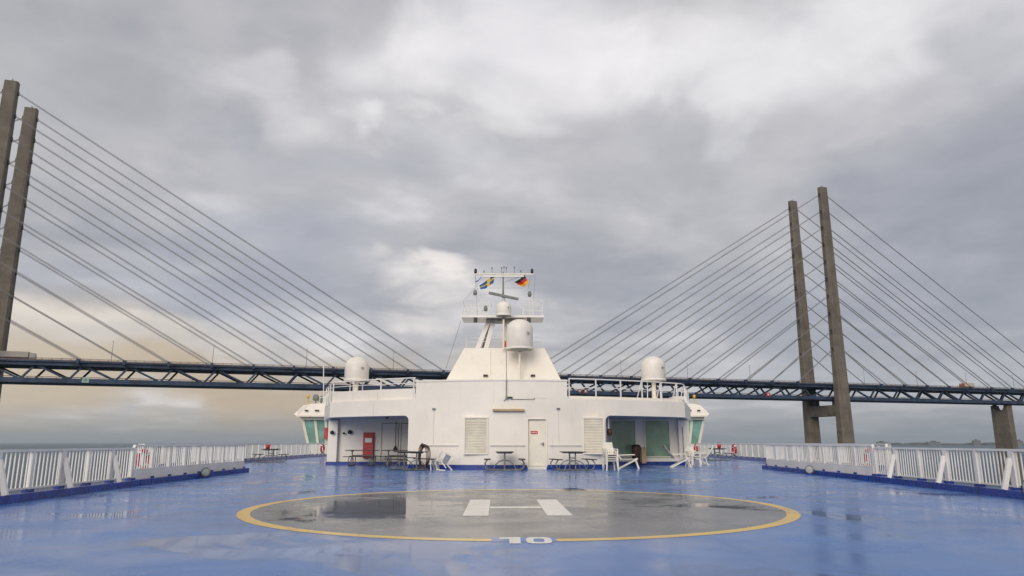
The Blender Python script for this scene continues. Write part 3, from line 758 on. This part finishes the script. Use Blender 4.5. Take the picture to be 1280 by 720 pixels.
# ---------------------------------------------------------------- plastic chairs
def plastic_chair():
    root = thing('plastic_chair', 'x', 'chair', (0, 0, 0), 'white plastic chairs on the deck')
    s_ = MB().box((-.24, -.24, .40), (.24, .24, .435)); s_.build('seat', M['plastic'], root, bevel=.015)
    b = MB()
    for i in range(5): x = -.2+i*.1; b.bar((x, .235, .44), (x*1.05, .36, .88), .055, .016, up=(0, 1, 0))
    b.bar((-.25, .365, .9), (.25, .365, .9), .03, .09); b.bar((-.25, .30, .62), (.25, .30, .62), .02, .05)
    b.build('backrest', M['plastic'], root)
    for sx in (-1, 1):
        MB().bar((sx*.23, -.2, .40), (sx*.27, -.26, 0), .055, .04).build('leg', M['plastic'], root)
        MB().bar((sx*.23, .22, .40), (sx*.27, .33, 0), .055, .04).build('leg', M['plastic'], root)
        MB().bar((sx*.27, -.24, .64), (sx*.27, .30, .66), .055, .03).bar((sx*.27, -.22, .41), (sx*.27, -.22, .63), .045, .035).build('armrest', M['plastic'], root)
    return root
pc = plastic_chair(); pc.scale = (.9, .9, .92); move(pc, (4.02, 30.15, 0), (0, 0, R(8))); pc['label'] = 'bottom white plastic chair of the upright stack at the right recess edge'
for k, w in ((1, 'second white plastic chair up'), (2, 'third white plastic chair up'), (3, 'topmost white plastic chair')):
    dup(pc, (4.02, 30.15+.03*k, .085*k), (0, 0, R(8+2*k)), w+' in the upright stack at the right recess edge')
dup(pc, (-2.42, 30.35, .30), (R(-64), R(14), R(62)), 'white plastic chair tipped over on the deck below the left louvre')
dup(pc, (-2.72, 30.6, .27), (R(-100), R(4), R(80)), 'white plastic chair lying flat on the deck, partly under the tipped one')
dup(pc, (8.62, 35.2, 0), (0, 0, R(20)), 'white plastic chair standing at the far right corner of the deckhouse')
dup(pc, (9.02, 35.6, .0), (0, 0, R(-65)), 'rightmost white plastic chair, turned sideways before the far right railing')
dup(pc, (8.66, 35.22, .085), (0, 0, R(24)), 'white plastic chair stacked on the one at the far right corner of the deckhouse')
# folding recliners (side on)
def recliner(backcol):
    root = thing('folding_recliner', 'x', 'recliner', (0, 0, 0), 'folding recliners on the deck')
    w = .27
    s_ = MB()
    for i in range(8): x = -.28+i*.085; s_.box((x, -w, .40), (x+.06, w, .425))
    s_.build('seat', M['plastic'], root)
    b = MB()
    for y in (-w, w): b.bar((-.28, y, .40), (-.72, y, .98), .035, .05)
    b.bar((-.70, -w+.02, .955), (-.70, w-.02, .955), .03, .04)
    b.build('back_frame', backcol, root)
    sl = MB()
    for i in range(7): t = .12+i*.13; sl.bar((-.28-.44*t, -w+.02, .40+.58*t), (-.28-.44*t, w-.02, .40+.58*t), .05, .014, up=(.8, 0, .6))
    sl.build('back_slats', M['plastic'], root)
    for y in (-w-.03, w+.03):
        MB().bar((.42, y, .44), (-.42, y, .0), .035, .055).build('leg', M['plastic'], root)
        MB().bar((.32, y*.88, .42), (.46, y*.88, .0), .035, .055).build('leg', M['plastic'], root)
        MB().bar((-.38, y, .58), (.30, y, .60), .05, .03).build('armrest', M['plastic'], root)
    return root
rc = recliner(M['plastic']); move(rc, (5.02, 32.1, 0), (0, 0, R(-6))); rc['label'] = 'white folding recliner in front of the left green window of the right recess'
rc2 = recliner(M['steel']); move(rc2, (7.75, 34.2, 0), (0, 0, R(-4))); rc2['label'] = 'folding recliner with grey back frame at the right end of the recess'
rc3 = dup(rc, (9.6, 37.6, 0), (0, 0, R(160)), 'folding recliner farthest right, beyond the deckhouse corner')
# bin
tb_ = thing('litter_bin', 'dark litter bin between the two green windows', 'bin', (6.35, 37.0, 0))
MB().lathe([(.001, .01), (.19, .01), (.22, .75), (.22, .80)], (6.2, 36.9, .08), 20).build('bin_body', M['hose'], tb_)
MB().lathe([(.24, .80), (.24, .86), (.16, .93), (.001, .94)], (6.2, 36.9, .08), 20).build('lid', M['black'], tb_)
MB().box((6.45, 36.8, .1), (6.68, 37.1, .88)).build('side_bin', M['tan'], tb_, bevel=.02)
# ---------------------------------------------------------------- deck floodlights
def flood(square=False):
    root = thing('deck_floodlight', 'x', 'floodlight', (0, 0, 0), 'deck floodlights at the kerbs')
    MB().lathe([(.001, .16), (.13, .13), (.17, .02), (.175, -.03), (.15, -.03), (.148, .01)], n=24).xf(Matrix.Translation((0, 0, .24)) @ Matrix.Rotation(R(-80), 4, 'X')).build('housing', M['grey'], root)
    MB().lathe([(.147, 0), (.001, -.02)], n=24).xf(Matrix.Translation((0, .0, .24)) @ Matrix.Rotation(R(-80), 4, 'X')).build('lens', flat('floodlight_lens', (.45, .47, .42), .15), root)
    MB().tube([(-.19, 0, .24), (-.19, 0, .05), (.19, 0, .05), (.19, 0, .24)], .015, 6).build('bracket', M['black'], root)
    MB().lathe([(.001, 0), (.14, 0), (.12, .05), (.001, .05)], n=16).build('base', M['kerb'], root)
    return root
fl = flood(); fl.scale = (.82, .82, .82); move(fl, (-9.86, 23.9, 0), (0, 0, R(18))); fl['label'] = 'round deck floodlight standing at the left kerb'
dup(fl, (10.5, 26.2, 0), (0, 0, R(-22)), 'round deck floodlight standing at the right kerb')
dup(fl, (10.05, 14.45, .1), (0, 0, R(-50)), 'round deck floodlight cut off by the right picture edge')
# ---------------------------------------------------------------- lifebuoys
def buoy():
    root = thing('lifebuoy', 'x', 'lifebuoy', (0, 0, 0), 'red lifebuoys on the railings')
    b = MB().ring((0, 0, 0), .29, .07, (0, 1, 0), 28, 10); ob = b.build('ring', M['red'], root)
    for k in range(4):
        t = math.pi/4+k*math.pi/2; bb = MB()
        for s_ in (-1, 1): pass
        c = Vector((.29*math.cos(t), 0, .29*math.sin(t))); d = Vector((-math.sin(t), 0, math.cos(t)))
        bb.tube([c-d*.04, c+d*.04], .075, 12); bb.build('white_band', M['white2'], ob)
    return root
bu = buoy(); bu.scale = (.85, .85, .85); move(bu, (-10.42, 20.9, .64), (0, 0, R(84))); bu['label'] = 'red lifebuoy behind the left tall railing, near its left end'
dup(bu, (11.12, 23.0, .64), (0, 0, R(-84)), 'red lifebuoy behind the right tall railing, near its right end')
dup(bu, (-15.28, 59.5, .62), (0, 0, R(85)), 'red lifebuoy on the far left railing, close to the deckhouse', scale=(1.1, 1.1, 1.1))
dup(bu, (15.2, 61.0, .62), (0, 0, R(-86)), 'red lifebuoy on the far right railing, close to the wheelhouse wing', scale=(1.1, 1.1, 1.1))
dup(bu, (15.05, 50.0, .62), (0, 0, R(-88)), 'red lifebuoy on the far right railing, beside the distant picnic table', scale=(1.1, 1.1, 1.1))
# ---------------------------------------------------------------- the cable-stayed bridge
O = Vector((-248, 328, 0)); U = Vector((.9508, .3100, 0)).normalized(); W = Vector((-U.y, U.x, 0))
def B(t, a, z): return O+U*t+W*a+Vector((0, 0, z))
SEA = -26.9
ZR = 39.4
br = thing('cable_stayed_bridge', 'long cable-stayed bridge with concrete H pylons and a navy two-level truss deck', 'bridge', B(245, 15.5, SEA))
T0, T1 = -440, 1080
def bbox(mb, t0, t1, a0, a1, z0, z1):
    return mb.hull8([B(t0, a0, z0), B(t1, a0, z0), B(t1, a1, z0), B(t0, a1, z0)], [B(t0, a0, z1), B(t1, a0, z1), B(t1, a1, z1), B(t0, a1, z1)])
mb = MB(); bbox(mb, T0, T1, 4.6, 26.4, 36.9, 38.5); bbox(mb, T0, T1, 3.6, 27.4, 38.51, 39.2); mb.build('upper_deck', M['navy'], br)
mb = MB(); bbox(mb, T0, T1, 4.2, 26.8, 39.21, ZR); mb.build('roadway', M['asph'], br)
for a in (3.7, 27.1):
    mb = MB(); bbox(mb, T0, T1, a, a+.2, 40.15, 40.38); bbox(mb, T0, T1, a+.02, a+.16, 39.75, 39.85); bbox(mb, T0, T1, a, a+.2, 39.2, 39.6)
    t = T0
    while t < T1: bbox(mb, t, t+.25, a, a+.2, 39.61, 40.14); t += 4
    mb.build('parapet', M['brown'], br)
mb = MB(); bbox(mb, T0, T1, 7, 24, 29.0, 29.9); bbox(mb, T0, T1, 6.0, 7.2, 28.9, 31.1); bbox(mb, T0, T1, 23.8, 25, 28.9, 31.1)
mb.build('lower_deck', M['navy'], br)
for a in (7.7, 23.0):
    mb = MB(); bbox(mb, T0, T1, a, a+.15, 31.6, 31.9)
    t = T0
    while t < T1: bbox(mb, t, t+.2, a, a+.15, 29.9, 31.6); t += 6
    mb.build('railway_railing', M['brown'], br)
# track, walkway edge in brown tone
def dirn(t):                                          # +1: cables fall towards +t
    return 1 if (0 <= t < 245 or t >= 490) else -1
for a in (6.6, 24.4):
    mb = MB()
    for k in range(-22, 54):
        t = 5+20*k
        if dirn(t+5) > 0: top, bot, top2 = t, t+14.4, t+20
        else: top, bot, top2 = t+20, t+5.6, t
        mb.bar(B(top, a, 37.3), B(bot, a, 30.4), .85, 1.15, up=tuple(W)); mb.bar(B(bot, a, 30.4), B(top2, a, 37.3), .85, 1.0, up=tuple(W))
    mb.build('truss', M['navy'], br)
def pylon(t, a, zt):
    mb = MB(); levels = [(SEA, 10.6, 7.6), (-5, 9.9, 7.0), (28, 9.0, 6.3), (41, 8.6, 6.0), (100, 7.4, 4.9), (zt, 6.0, 3.8)]
    vs = []; n = 8
    for z, w, d in levels:
        hw, hd, c = w/2, d/2, min(w, d)*.16
        for x, y in ((-hw+c, -hd), (hw-c, -hd), (hw, -hd+c), (hw, hd-c), (hw-c, hd), (-hw+c, hd), (-hw, hd-c), (-hw, -hd+c)): vs.append(B(t+x, a+y, z))
    fs = [tuple(range(n))[::-1], tuple(range((len(levels)-1)*n, len(levels)*n))]
    for i in range(len(levels)-1):
        for k in range(n): fs.append((i*n+k, i*n+(k+1) % n, (i+1)*n+(k+1) % n, (i+1)*n+k))
    mb.add(vs, fs); o = mb.build('pylon', M['conc'], br)
    for i in range(10):
        z = 62+12.05*i; w = 8.2-(z-41)/135*2.2
        for s_ in (-1, 1): bbox(MB(), t+s_*(w/2-.1), t+s_*(w/2+.55), a-.7, a+.7, z-1.2, z+.9).build('anchor_box', M['black'], o)
    MB().tube([B(t, a, zt), B(t, a, zt+1.6)], .3, 6).build('warning_lamp', M['grey'], o)
for t in (0, 490):
    for a in (0, 31): pylon(t, a, 176)
    mb = MB(); mb.hull8([B(t-3.6, 3.1, 18.2), B(t+3.6, 3.1, 18.2), B(t+3.6, 27.9, 18.2), B(t-3.6, 27.9, 18.2)], [B(t-3.6, 3.1, 25.4), B(t+3.6, 3.1, 25.4), B(t+3.6, 27.9, 25.4), B(t-3.6, 27.9, 25.4)])
    cbm = mb.build('crossbeam', M['conc'], br)
    for a in (6.5, 24.5):
        mb = MB(); bbox(mb, t-1.6, t+1.6, a-1.2, a+1.2, 25.41, 28.89); mb.build('bearing', M['black'], cbm)
    mb = MB(); bbox(mb, t-13, t+13, -7, 38, SEA-2, SEA+4); mb.build('pylon_foundation', M['conc'], br)
def pier(t):
    mb = MB(); hw, hd = 2.6, 6.0
    # wall pier with a rounded notch in its top, profile across the bridge
    prof = [(-hd-1.0, SEA), (hd+1.0, SEA), (hd+.4, 26.0), (hd+.4, 28.0), (3.9, 28.0)]
    for i in range(1, 12):
        an_ = math.pi*i/12; prof.append((3.9*math.cos(an_), 28.0-4.2*math.sin(an_)))
    prof += [(-3.9, 28.0), (-hd-.4, 28.0), (-hd-.4, 26.0)]
    n = len(prof); vs = [B(t-hw, 15.5+y, z) for y, z in prof]+[B(t+hw, 15.5+y, z) for y, z in prof]
    mb.add(vs, [tuple(range(n))[::-1], tuple(range(n, 2*n))]+[(i, (i+1) % n, n+(i+1) % n, n+i) for i in range(n)])
    o = mb.build('pier', M['conc'], br)
    for a in (15.5-5.1, 15.5+5.1):
        bm_ = MB(); bbox(bm_, t-1, t+1, a-1, a+1, 28.01, 28.89); bm_.build('bearing', M['black'], o)
for t in (-301, -160, 650, 791, 931): pier(t)
for t0 in (0, 490):
    for sg_ in (-1, 1):
        for i in range(10):
            z = 62+12.05*i; d = sg_*((34+20*i) if (t0, sg_) != (0, 1) else (44+19.7*i))
            gm = MB(); bbox(gm, t0+d-.5, t0+d+.5, -.9, 31.9, 37.6, 38.45); bbox(gm, t0+d-.6, t0+d+.6, -.9, 1.1, 38.46, 39.8); bbox(gm, t0+d-.6, t0+d+.6, 29.9, 31.9, 38.46, 39.8)
            gm.build('cross_girder', M['navy'], br)
            for a in (0, 31):
                mb = MB()
                off = sg_*(3.6 if z < 110 else 3.0)
                p0 = B(t0+off, a, z); p1 = B(t0+d, a, 39.6)
                for dz in (-.28, .28): mb.tube([p0+Vector((0, 0, dz)), p1+Vector((0, 0, dz))], .14, 6, False)
                mb.build('stay_cable', M['cable'], br)
# signs on the lower deck edge
def bridge_sign(px, py, col, label, wd, ht, n=1, inner=None):
    # solve for t on the near face (a=5.9)
    a_ = (px-640)/F; b_ = (360-py)/F; k = a_/(_c-b_*_s)
    base = O+W*5.9; t = (k*base.y-base.x)/(U.x-k*U.y)
    c = B(t, 5.9, 0); z = at(px, py, c.y).z
    root = thing('bridge_sign', label, 'sign', B(t, 5.9, z), 'navigation signs on the bridge truss')
    mb = MB(); bbox(mb, t-wd/2, t+wd/2, 5.7, 5.9, z-ht/2, z+ht/2); o = mb.build('panel', col, root)
    if inner:
        i_ = MB(); bbox(i_, t-wd/5, t+wd/5, 5.66, 5.69, z-ht/5, z+ht/5); i_.build('symbol', inner, o)
M['pgreen'] = flat('pale_green_sign', (.25, .42, .36)); M['swhite'] = flat('sign_white', (.7, .68, .66)); M['smar'] = flat('sign_maroon', (.30, .12, .12))
bridge_sign(107, 475, M['pgreen'], 'pale green square sign on the bridge\'s lower edge near the left pylons', 3.0, 2.6, inner=M['grey'])
bridge_sign(724.5, 488.5, M['smar'], 'left square maroon sign with pale centre on the bridge truss, right of the mast', 1.9, 2.0, inner=M['swhite'])
bridge_sign(732, 488.8, M['smar'], 'right square maroon sign with pale centre on the bridge truss, right of the mast', 2.3, 2.4, inner=M['swhite'])
bridge_sign(960, 493, M['red'], 'small red sign on the bridge\'s lower edge left of the right pylons', 2.6, 2.4, inner=M['swhite'])
# lamp masts on the centre line
def lamp(first=None):
    root = thing('bridge_lamp', 'thin roadway lamp mast on the bridge deck', 'street lamp', (0, 0, 0), 'lamp masts along the bridge')
    MB().tube([(0, 0, 0), (0, 0, 11.5)], [.16, .09], 6).build('pole', M['steel'], root)
    MB().bar((-1.2, 0, 11.5), (1.2, 0, 11.5), .18, .12).build('lamp_arm', M['steel'], root)
    return root
l0 = lamp(); first = True
ang = math.atan2(W.y, W.x)
for k in range(-5, 22):
    t = 8+47*k; p = B(t, 15.5, ZR)
    if first: move(l0, p, (0, 0, ang)); first = False
    else: dup(l0, p, (0, 0, ang))
# vehicles on the bridge
def lorry(label, t, a, length, cabcol, boxcol, heading=1):
    root = thing('lorry', label, 'lorry', B(t, a, ZR), 'lorries crossing the bridge')
    root.rotation_euler = (0, 0, math.atan2(U.y, U.x)+(0 if heading > 0 else math.pi))
    o_ = ORG[root.name]; ORG[root.name] = Vector()
    h = length/2
    MB().box((-h, -1.25, 1.2), (h-2.9, 1.25, 4.0)).build('cargo_box', boxcol, root, bevel=.05)
    MB().add([(h-2.5, -1.2, .8), (h, -1.2, .8), (h, -1.2, 2.1), (h-.4, -1.2, 3.4), (h-2.5, -1.2, 3.6), (h-2.5, 1.2, .8), (h, 1.2, .8), (h, 1.2, 2.1), (h-.4, 1.2, 3.4), (h-2.5, 1.2, 3.6)],
             [(0,1,2,3,4),(9,8,7,6,5),(0,5,6,1),(1,6,7,2),(2,7,8,3),(3,8,9,4),(4,9,5,0)]).build('cab', cabcol, root)
    MB().box((h-.30, -1.1, 2.2), (h-.02, 1.1, 3.1)).build('windscreen', M['gwin'], root)
    MB().box((-h+.2, -.5, .75), (h-.2, .5, 1.15)).build('chassis', M['black'], root)
    for x in (-h+1.2, -h+2.4, -h+3.6, h-3.6, h-1.2):
        if x > h: continue
        for y in (-1.1, 1.1):
            MB().lathe([(.001, -.15), (.25, -.15), (.5, -.13), (.5, .13), (.25, .15), (.001, .15)], n=16).xf(Matrix.Translation((x, y, .5)) @ Matrix.Rotation(R(90), 4, 'X')).build('wheel', M['black'], root)
    return root
lorry('pale grey articulated lorry on the bridge between the left pylons', 16, 9, 16, flat('grey_cab_paint', (.35, .33, .32)), flat('grey_trailer_cover', (.36, .33, .31)))
lorry('lorry with red cab and beige load crossing right of the right pylons', 611, 9, 12, flat('dull_red_cab', (.30, .06, .05)), flat('beige_trailer_cover', (.55, .45, .36)), -1)
# ---------------------------------------------------------------- sea, far shore
n = 48; vs = []; rings = [0.5, 200, 800, 3000, 9000, 25000, 60000]
mb = MB(); vs = [(0, 0, SEA)]; fs = []
for r_ in rings:
    for k in range(n): vs.append((r_*math.cos(2*math.pi*k/n), r_*math.sin(2*math.pi*k/n), SEA))
for k in range(n): fs.append((0, 1+k, 1+(k+1) % n))
for i in range(len(rings)-1):
    for k in range(n): fs.append((1+i*n+k, 1+(i+1)*n+k, 1+(i+1)*n+(k+1) % n, 1+i*n+(k+1) % n))
tag(mb.add(vs, fs).build('sea', M['sea']), kind='structure')
def shore(name, D, px0, px1, hmax, seed, n=260, depth=900):
    random.seed(seed); mb = MB(); vs = []; fs = []; h = hmax*.5
    for i in range(n+1):
        px = px0+(px1-px0)*i/n; a_ = math.atan((px-640)/F/1.02)
        h += random.uniform(-1, 1)*hmax*.30; h = max(hmax*.25, min(hmax, h))
        e = min(1, i/18, (n-i)/18); hh = h*e
        x, y = math.sin(a_), math.cos(a_)
        for dd, zz in ((0, -1), (60, hh*.8), (260, hh), (depth, hh*.7)): vs.append((x*(D+dd), y*(D+dd), SEA+zz))
    for i in range(n):
        for j in range(3): fs.append((i*4+j, (i+1)*4+j, (i+1)*4+j+1, i*4+j+1))
    tag(mb.add(vs, fs, True).build(name, M['shore']), kind='structure')
shore('far_shore', 8200, 1045, 1900, 27, 3)
shore('far_coast', 14000, 200, 1120, 16, 5)
random.seed(11)
blabs = ['block-shaped distant building on the far shore, just left of the bridge pier', 'low wide distant building on the far shore, between right pylons and bridge pier', 'distant tower block on the far shore right of the bridge pier', 'small distant building on the far shore, first right of the right pylons']
for (px, w, hgt), lab in zip(((1219, 60, 46), (1165, 120, 34), (1272, 50, 44), (1100, 80, 32)), blabs):
    a_ = math.atan((px-640)/F/1.02); D = 8150
    c = Vector((math.sin(a_)*D, math.cos(a_)*D, SEA)); root = thing('distant_building', lab, 'building', c, 'buildings on the far shore')
    MB().box((c.x-w/2, c.y-20, SEA), (c.x+w/2, c.y+20, SEA+hgt)).build('wall', M['facade'], root)
    MB().box((c.x-w/6, c.y-8, SEA+hgt+.1), (c.x+w/5, c.y+8, SEA+hgt+9)).build('roof', M['shore'], root)
# ---------------------------------------------------------------- haze
HAZE = 4.0e-5
hz_, ntz, _p = new_mat('haze_air'); ntz.nodes.clear()
ou = ntz.nodes.new('ShaderNodeOutputMaterial'); pv = ntz.nodes.new('ShaderNodeVolumePrincipled')
pv.inputs['Color'].default_value = (.72, .82, .92, 1); pv.inputs['Density'].default_value = HAZE; pv.inputs['Anisotropy'].default_value = .2
ntz.links.new(pv.outputs[0], ou.inputs['Volume'])
tag(MB().box((-61000, -61000, SEA-8), (61000, 61000, 190)).build('haze', hz_), kind='stuff')
# ---------------------------------------------------------------- light
SUN_EL, SUN_AZ = 24, 196          # azimuth measured clockwise from +Y: behind the camera, slightly left
sl = bpy.data.lights.new('sun', 'SUN'); sl.energy = 1.5; sl.angle = R(35); sl.color = (1, .93, .83)
so = bpy.data.objects.new('sun', sl); COL.objects.link(so)
sd = Vector((math.sin(R(SUN_AZ))*math.cos(R(SUN_EL)), math.cos(R(SUN_AZ))*math.cos(R(SUN_EL)), math.sin(R(SUN_EL))))
so.rotation_euler = sd.to_track_quat('Z', 'Y').to_euler()
w = bpy.data.worlds.new('World'); S.world = w; w.use_nodes = True
nt = w.node_tree; nt.nodes.clear(); g = NG(nt)
out = g.n('ShaderNodeOutputWorld'); bg = g.n('ShaderNodeBackground'); nt.links.new(bg.outputs[0], out.inputs[0])
sky = g.n('ShaderNodeTexSky', sky_type='NISHITA'); sky.sun_disc = False; sky.sun_elevation = R(SUN_EL); sky.sun_rotation = R(SUN_AZ)
D = g.n('ShaderNodeTexCoord').outputs['Generated']
D = g.vmath('NORMALIZE', D)
sp = g.n('ShaderNodeSeparateXYZ'); nt.links.new(D, sp.inputs[0]); dx, dy, dz = sp.outputs
zc = g.math('MAXIMUM', dz, 0.0)
inv = g.math('DIVIDE', 1.0, g.math('ADD', zc, .13))
cb = g.n('ShaderNodeCombineXYZ'); g.put(cb.inputs[0], g.math('MULTIPLY', dx, inv)); g.put(cb.inputs[1], g.math('MULTIPLY', dy, inv)); g.put(cb.inputs[2], .37)
q_ = cb.outputs[0]
n_big = g.noise(q_, .75, 5, .5, .5)
n_mid = g.noise(g.vmath('ADD', q_, (3.1, 8.2, 1)), 1.9, 6, .50, .35)
n_fin = g.noise(g.vmath('ADD', q_, (9.1, 1.2, 2)), 6.0, 6, .55, .2)
k = g.math('ADD', g.math('MULTIPLY', n_big, .55), g.math('ADD', g.math('MULTIPLY', n_mid, .38), g.math('MULTIPLY', n_fin, .07)))
k1 = g.ss(k, .38, .52); k2 = g.ss(k, .50, .62)
col = g.mix(k2, g.mix(k1, (.325, .33, .36), (.455, .447, .458)), (.66, .645, .65))
# breaks and darker banks in the cloud, at places in the sky dome; their edges follow the cloud noise
wn = g.noise(g.vmath('MULTIPLY', D, (1, 1, 1.6)), 3.6, 5, .48, .5, out=1)
Dw = g.vmath('ADD', D, g.vmath('MULTIPLY', g.vmath('SUBTRACT', wn, (.5, .5, .5)), (.50, .2, .34)))
puff = g.noise(g.vmath('MULTIPLY', D, (1, 1, 2.4)), 7.0, 5, .52, .5)
def blob(px, py, sx, sz, amt, c, col, soft=1.0, pf=0.0):
    d0 = (at(px, py, 1.0)-Vector((0, 0, CH))).normalized()
    dd = g.vmath('MULTIPLY', g.vmath('SUBTRACT', Dw, tuple(d0)), (1/sx, .5/sx, 1/sz))
    l = g.vmath('LENGTH', dd, out=1)
    f = g.math('MULTIPLY', g.ss(l, 1.0, .15), amt)
    if pf: f = g.math('MULTIPLY', f, g.ss(puff, .5-pf, .5+pf*.5))
    return g.mix(f, col, c)
col = blob(1180, 420, .50, .20, .75, (.27, .29, .335), col)
col = blob(1250, 250, .22, .30, .6, (.27, .285, .33), col)
col = blob(200, 345, .38, .12, .75, (.31, .33, .385), col)
col = blob(90, 100, .30, .14, .45, (.42, .42, .43), col)
col = blob(470, 230, .28, .05, .5, (.43, .44, .475), col)
col = blob(850, 170, .26, .10, .55, (.40, .40, .42), col)
col = blob(260, 512, .70, .085, .95, (.46, .365, .26), col)
col = blob(30, 455, .26, .15, .8, (.52, .44, .34), col)
col = blob(690, 60, .34, .10, .85, (.78, .76, .765), col)
col = blob(1020, 40, .30, .09, .8, (.74, .73, .735), col)
col = blob(640, 150, .10, .05, .8, (.76, .74, .74), col)
col = blob(500, 155, .08, .035, .8, (.76, .74, .74), col)
col = blob(350, 140, .16, .06, .6, (.66, .64, .645), col, pf=.2)
col = blob(560, 190, .14, .03, .6, (.70, .685, .68), col, pf=.15)
col = blob(1090, 150, .16, .05, .5, (.52, .50, .51), col, pf=.2)
col = blob(575, 405, .20, .034, .85, (.84, .78, .73), col, pf=.22)
col = blob(540, 432, .13, .018, .7, (.72, .67, .64), col, pf=.15)
col = blob(80, 405, .24, .07, .95, (.66, .60, .53), col, pf=.15)
col = blob(220, 440, .30, .05, .85, (.54, .50, .46), col, pf=.2)
col = blob(930, 440, .14, .05, .75, (.52, .505, .52), col, pf=.15)
col = blob(1180, 330, .14, .04, .6, (.42, .42, .45), col, pf=.2)
n_t1 = g.noise(g.vmath('ADD', q_, (5.5, 2.2, 4)), 3.4, 7, .58, .45)
n_t2 = g.noise(g.vmath('ADD', g.vmath('MULTIPLY', D, (1, 1, 2.2)), (1.5, 7.2, 3)), 7.5, 7, .58, .4)
tex = g.math('ADD', g.math('MULTIPLY', g.math('SUBTRACT', n_t1, .5), .50), g.math('MULTIPLY', g.math('SUBTRACT', n_t2, .5), .34))
fac = g.math('ADD', 1.09, g.math('MULTIPLY', tex, g.ss(zc, .02, .22, .30, .72)))
cf = g.n('ShaderNodeCombineXYZ')
g.put(cf.inputs[0], g.math('MULTIPLY', fac, .985)); g.put(cf.inputs[1], g.math('ADD', g.math('MULTIPLY', fac, .94), .05)); g.put(cf.inputs[2], g.math('ADD', g.math('MULTIPLY', fac, .84), .175))
col = g.vmath('MULTIPLY', col, cf.outputs[0])
# behind the camera the cloud is thinner and brighter
bk = g.ss(dy, .15, -.8)
col = g.mix(g.math('MULTIPLY', bk, .8), col, (.80, .745, .69))
# denser, duller air at the horizon, warmer to the left and blue to the right
hor = g.ss(zc, .05, .0)
hc = g.mix(g.ss(dx, -.45, .45), (.27, .275, .262), (.19, .225, .27))
col = g.mix(g.math('MULTIPLY', hor, .85), col, hc)
sk = g.mix(1.0, sky.outputs[0], (.1, .1, .1), 'MULTIPLY')
col = g.mix(.95, sk, col)
g.put(bg.inputs[0], col); bg.inputs[1].default_value = 1.0
# ---------------------------------------------------------------- render settings
S.render.engine = 'CYCLES'
S.view_settings.view_transform = 'Standard'; S.view_settings.look = 'None'; S.view_settings.exposure = .14; S.view_settings.gamma = 1
S.render.resolution_x = 1024; S.render.resolution_y = 576
S.cycles.volume_bounces = 0; S.cycles.max_bounces = 6
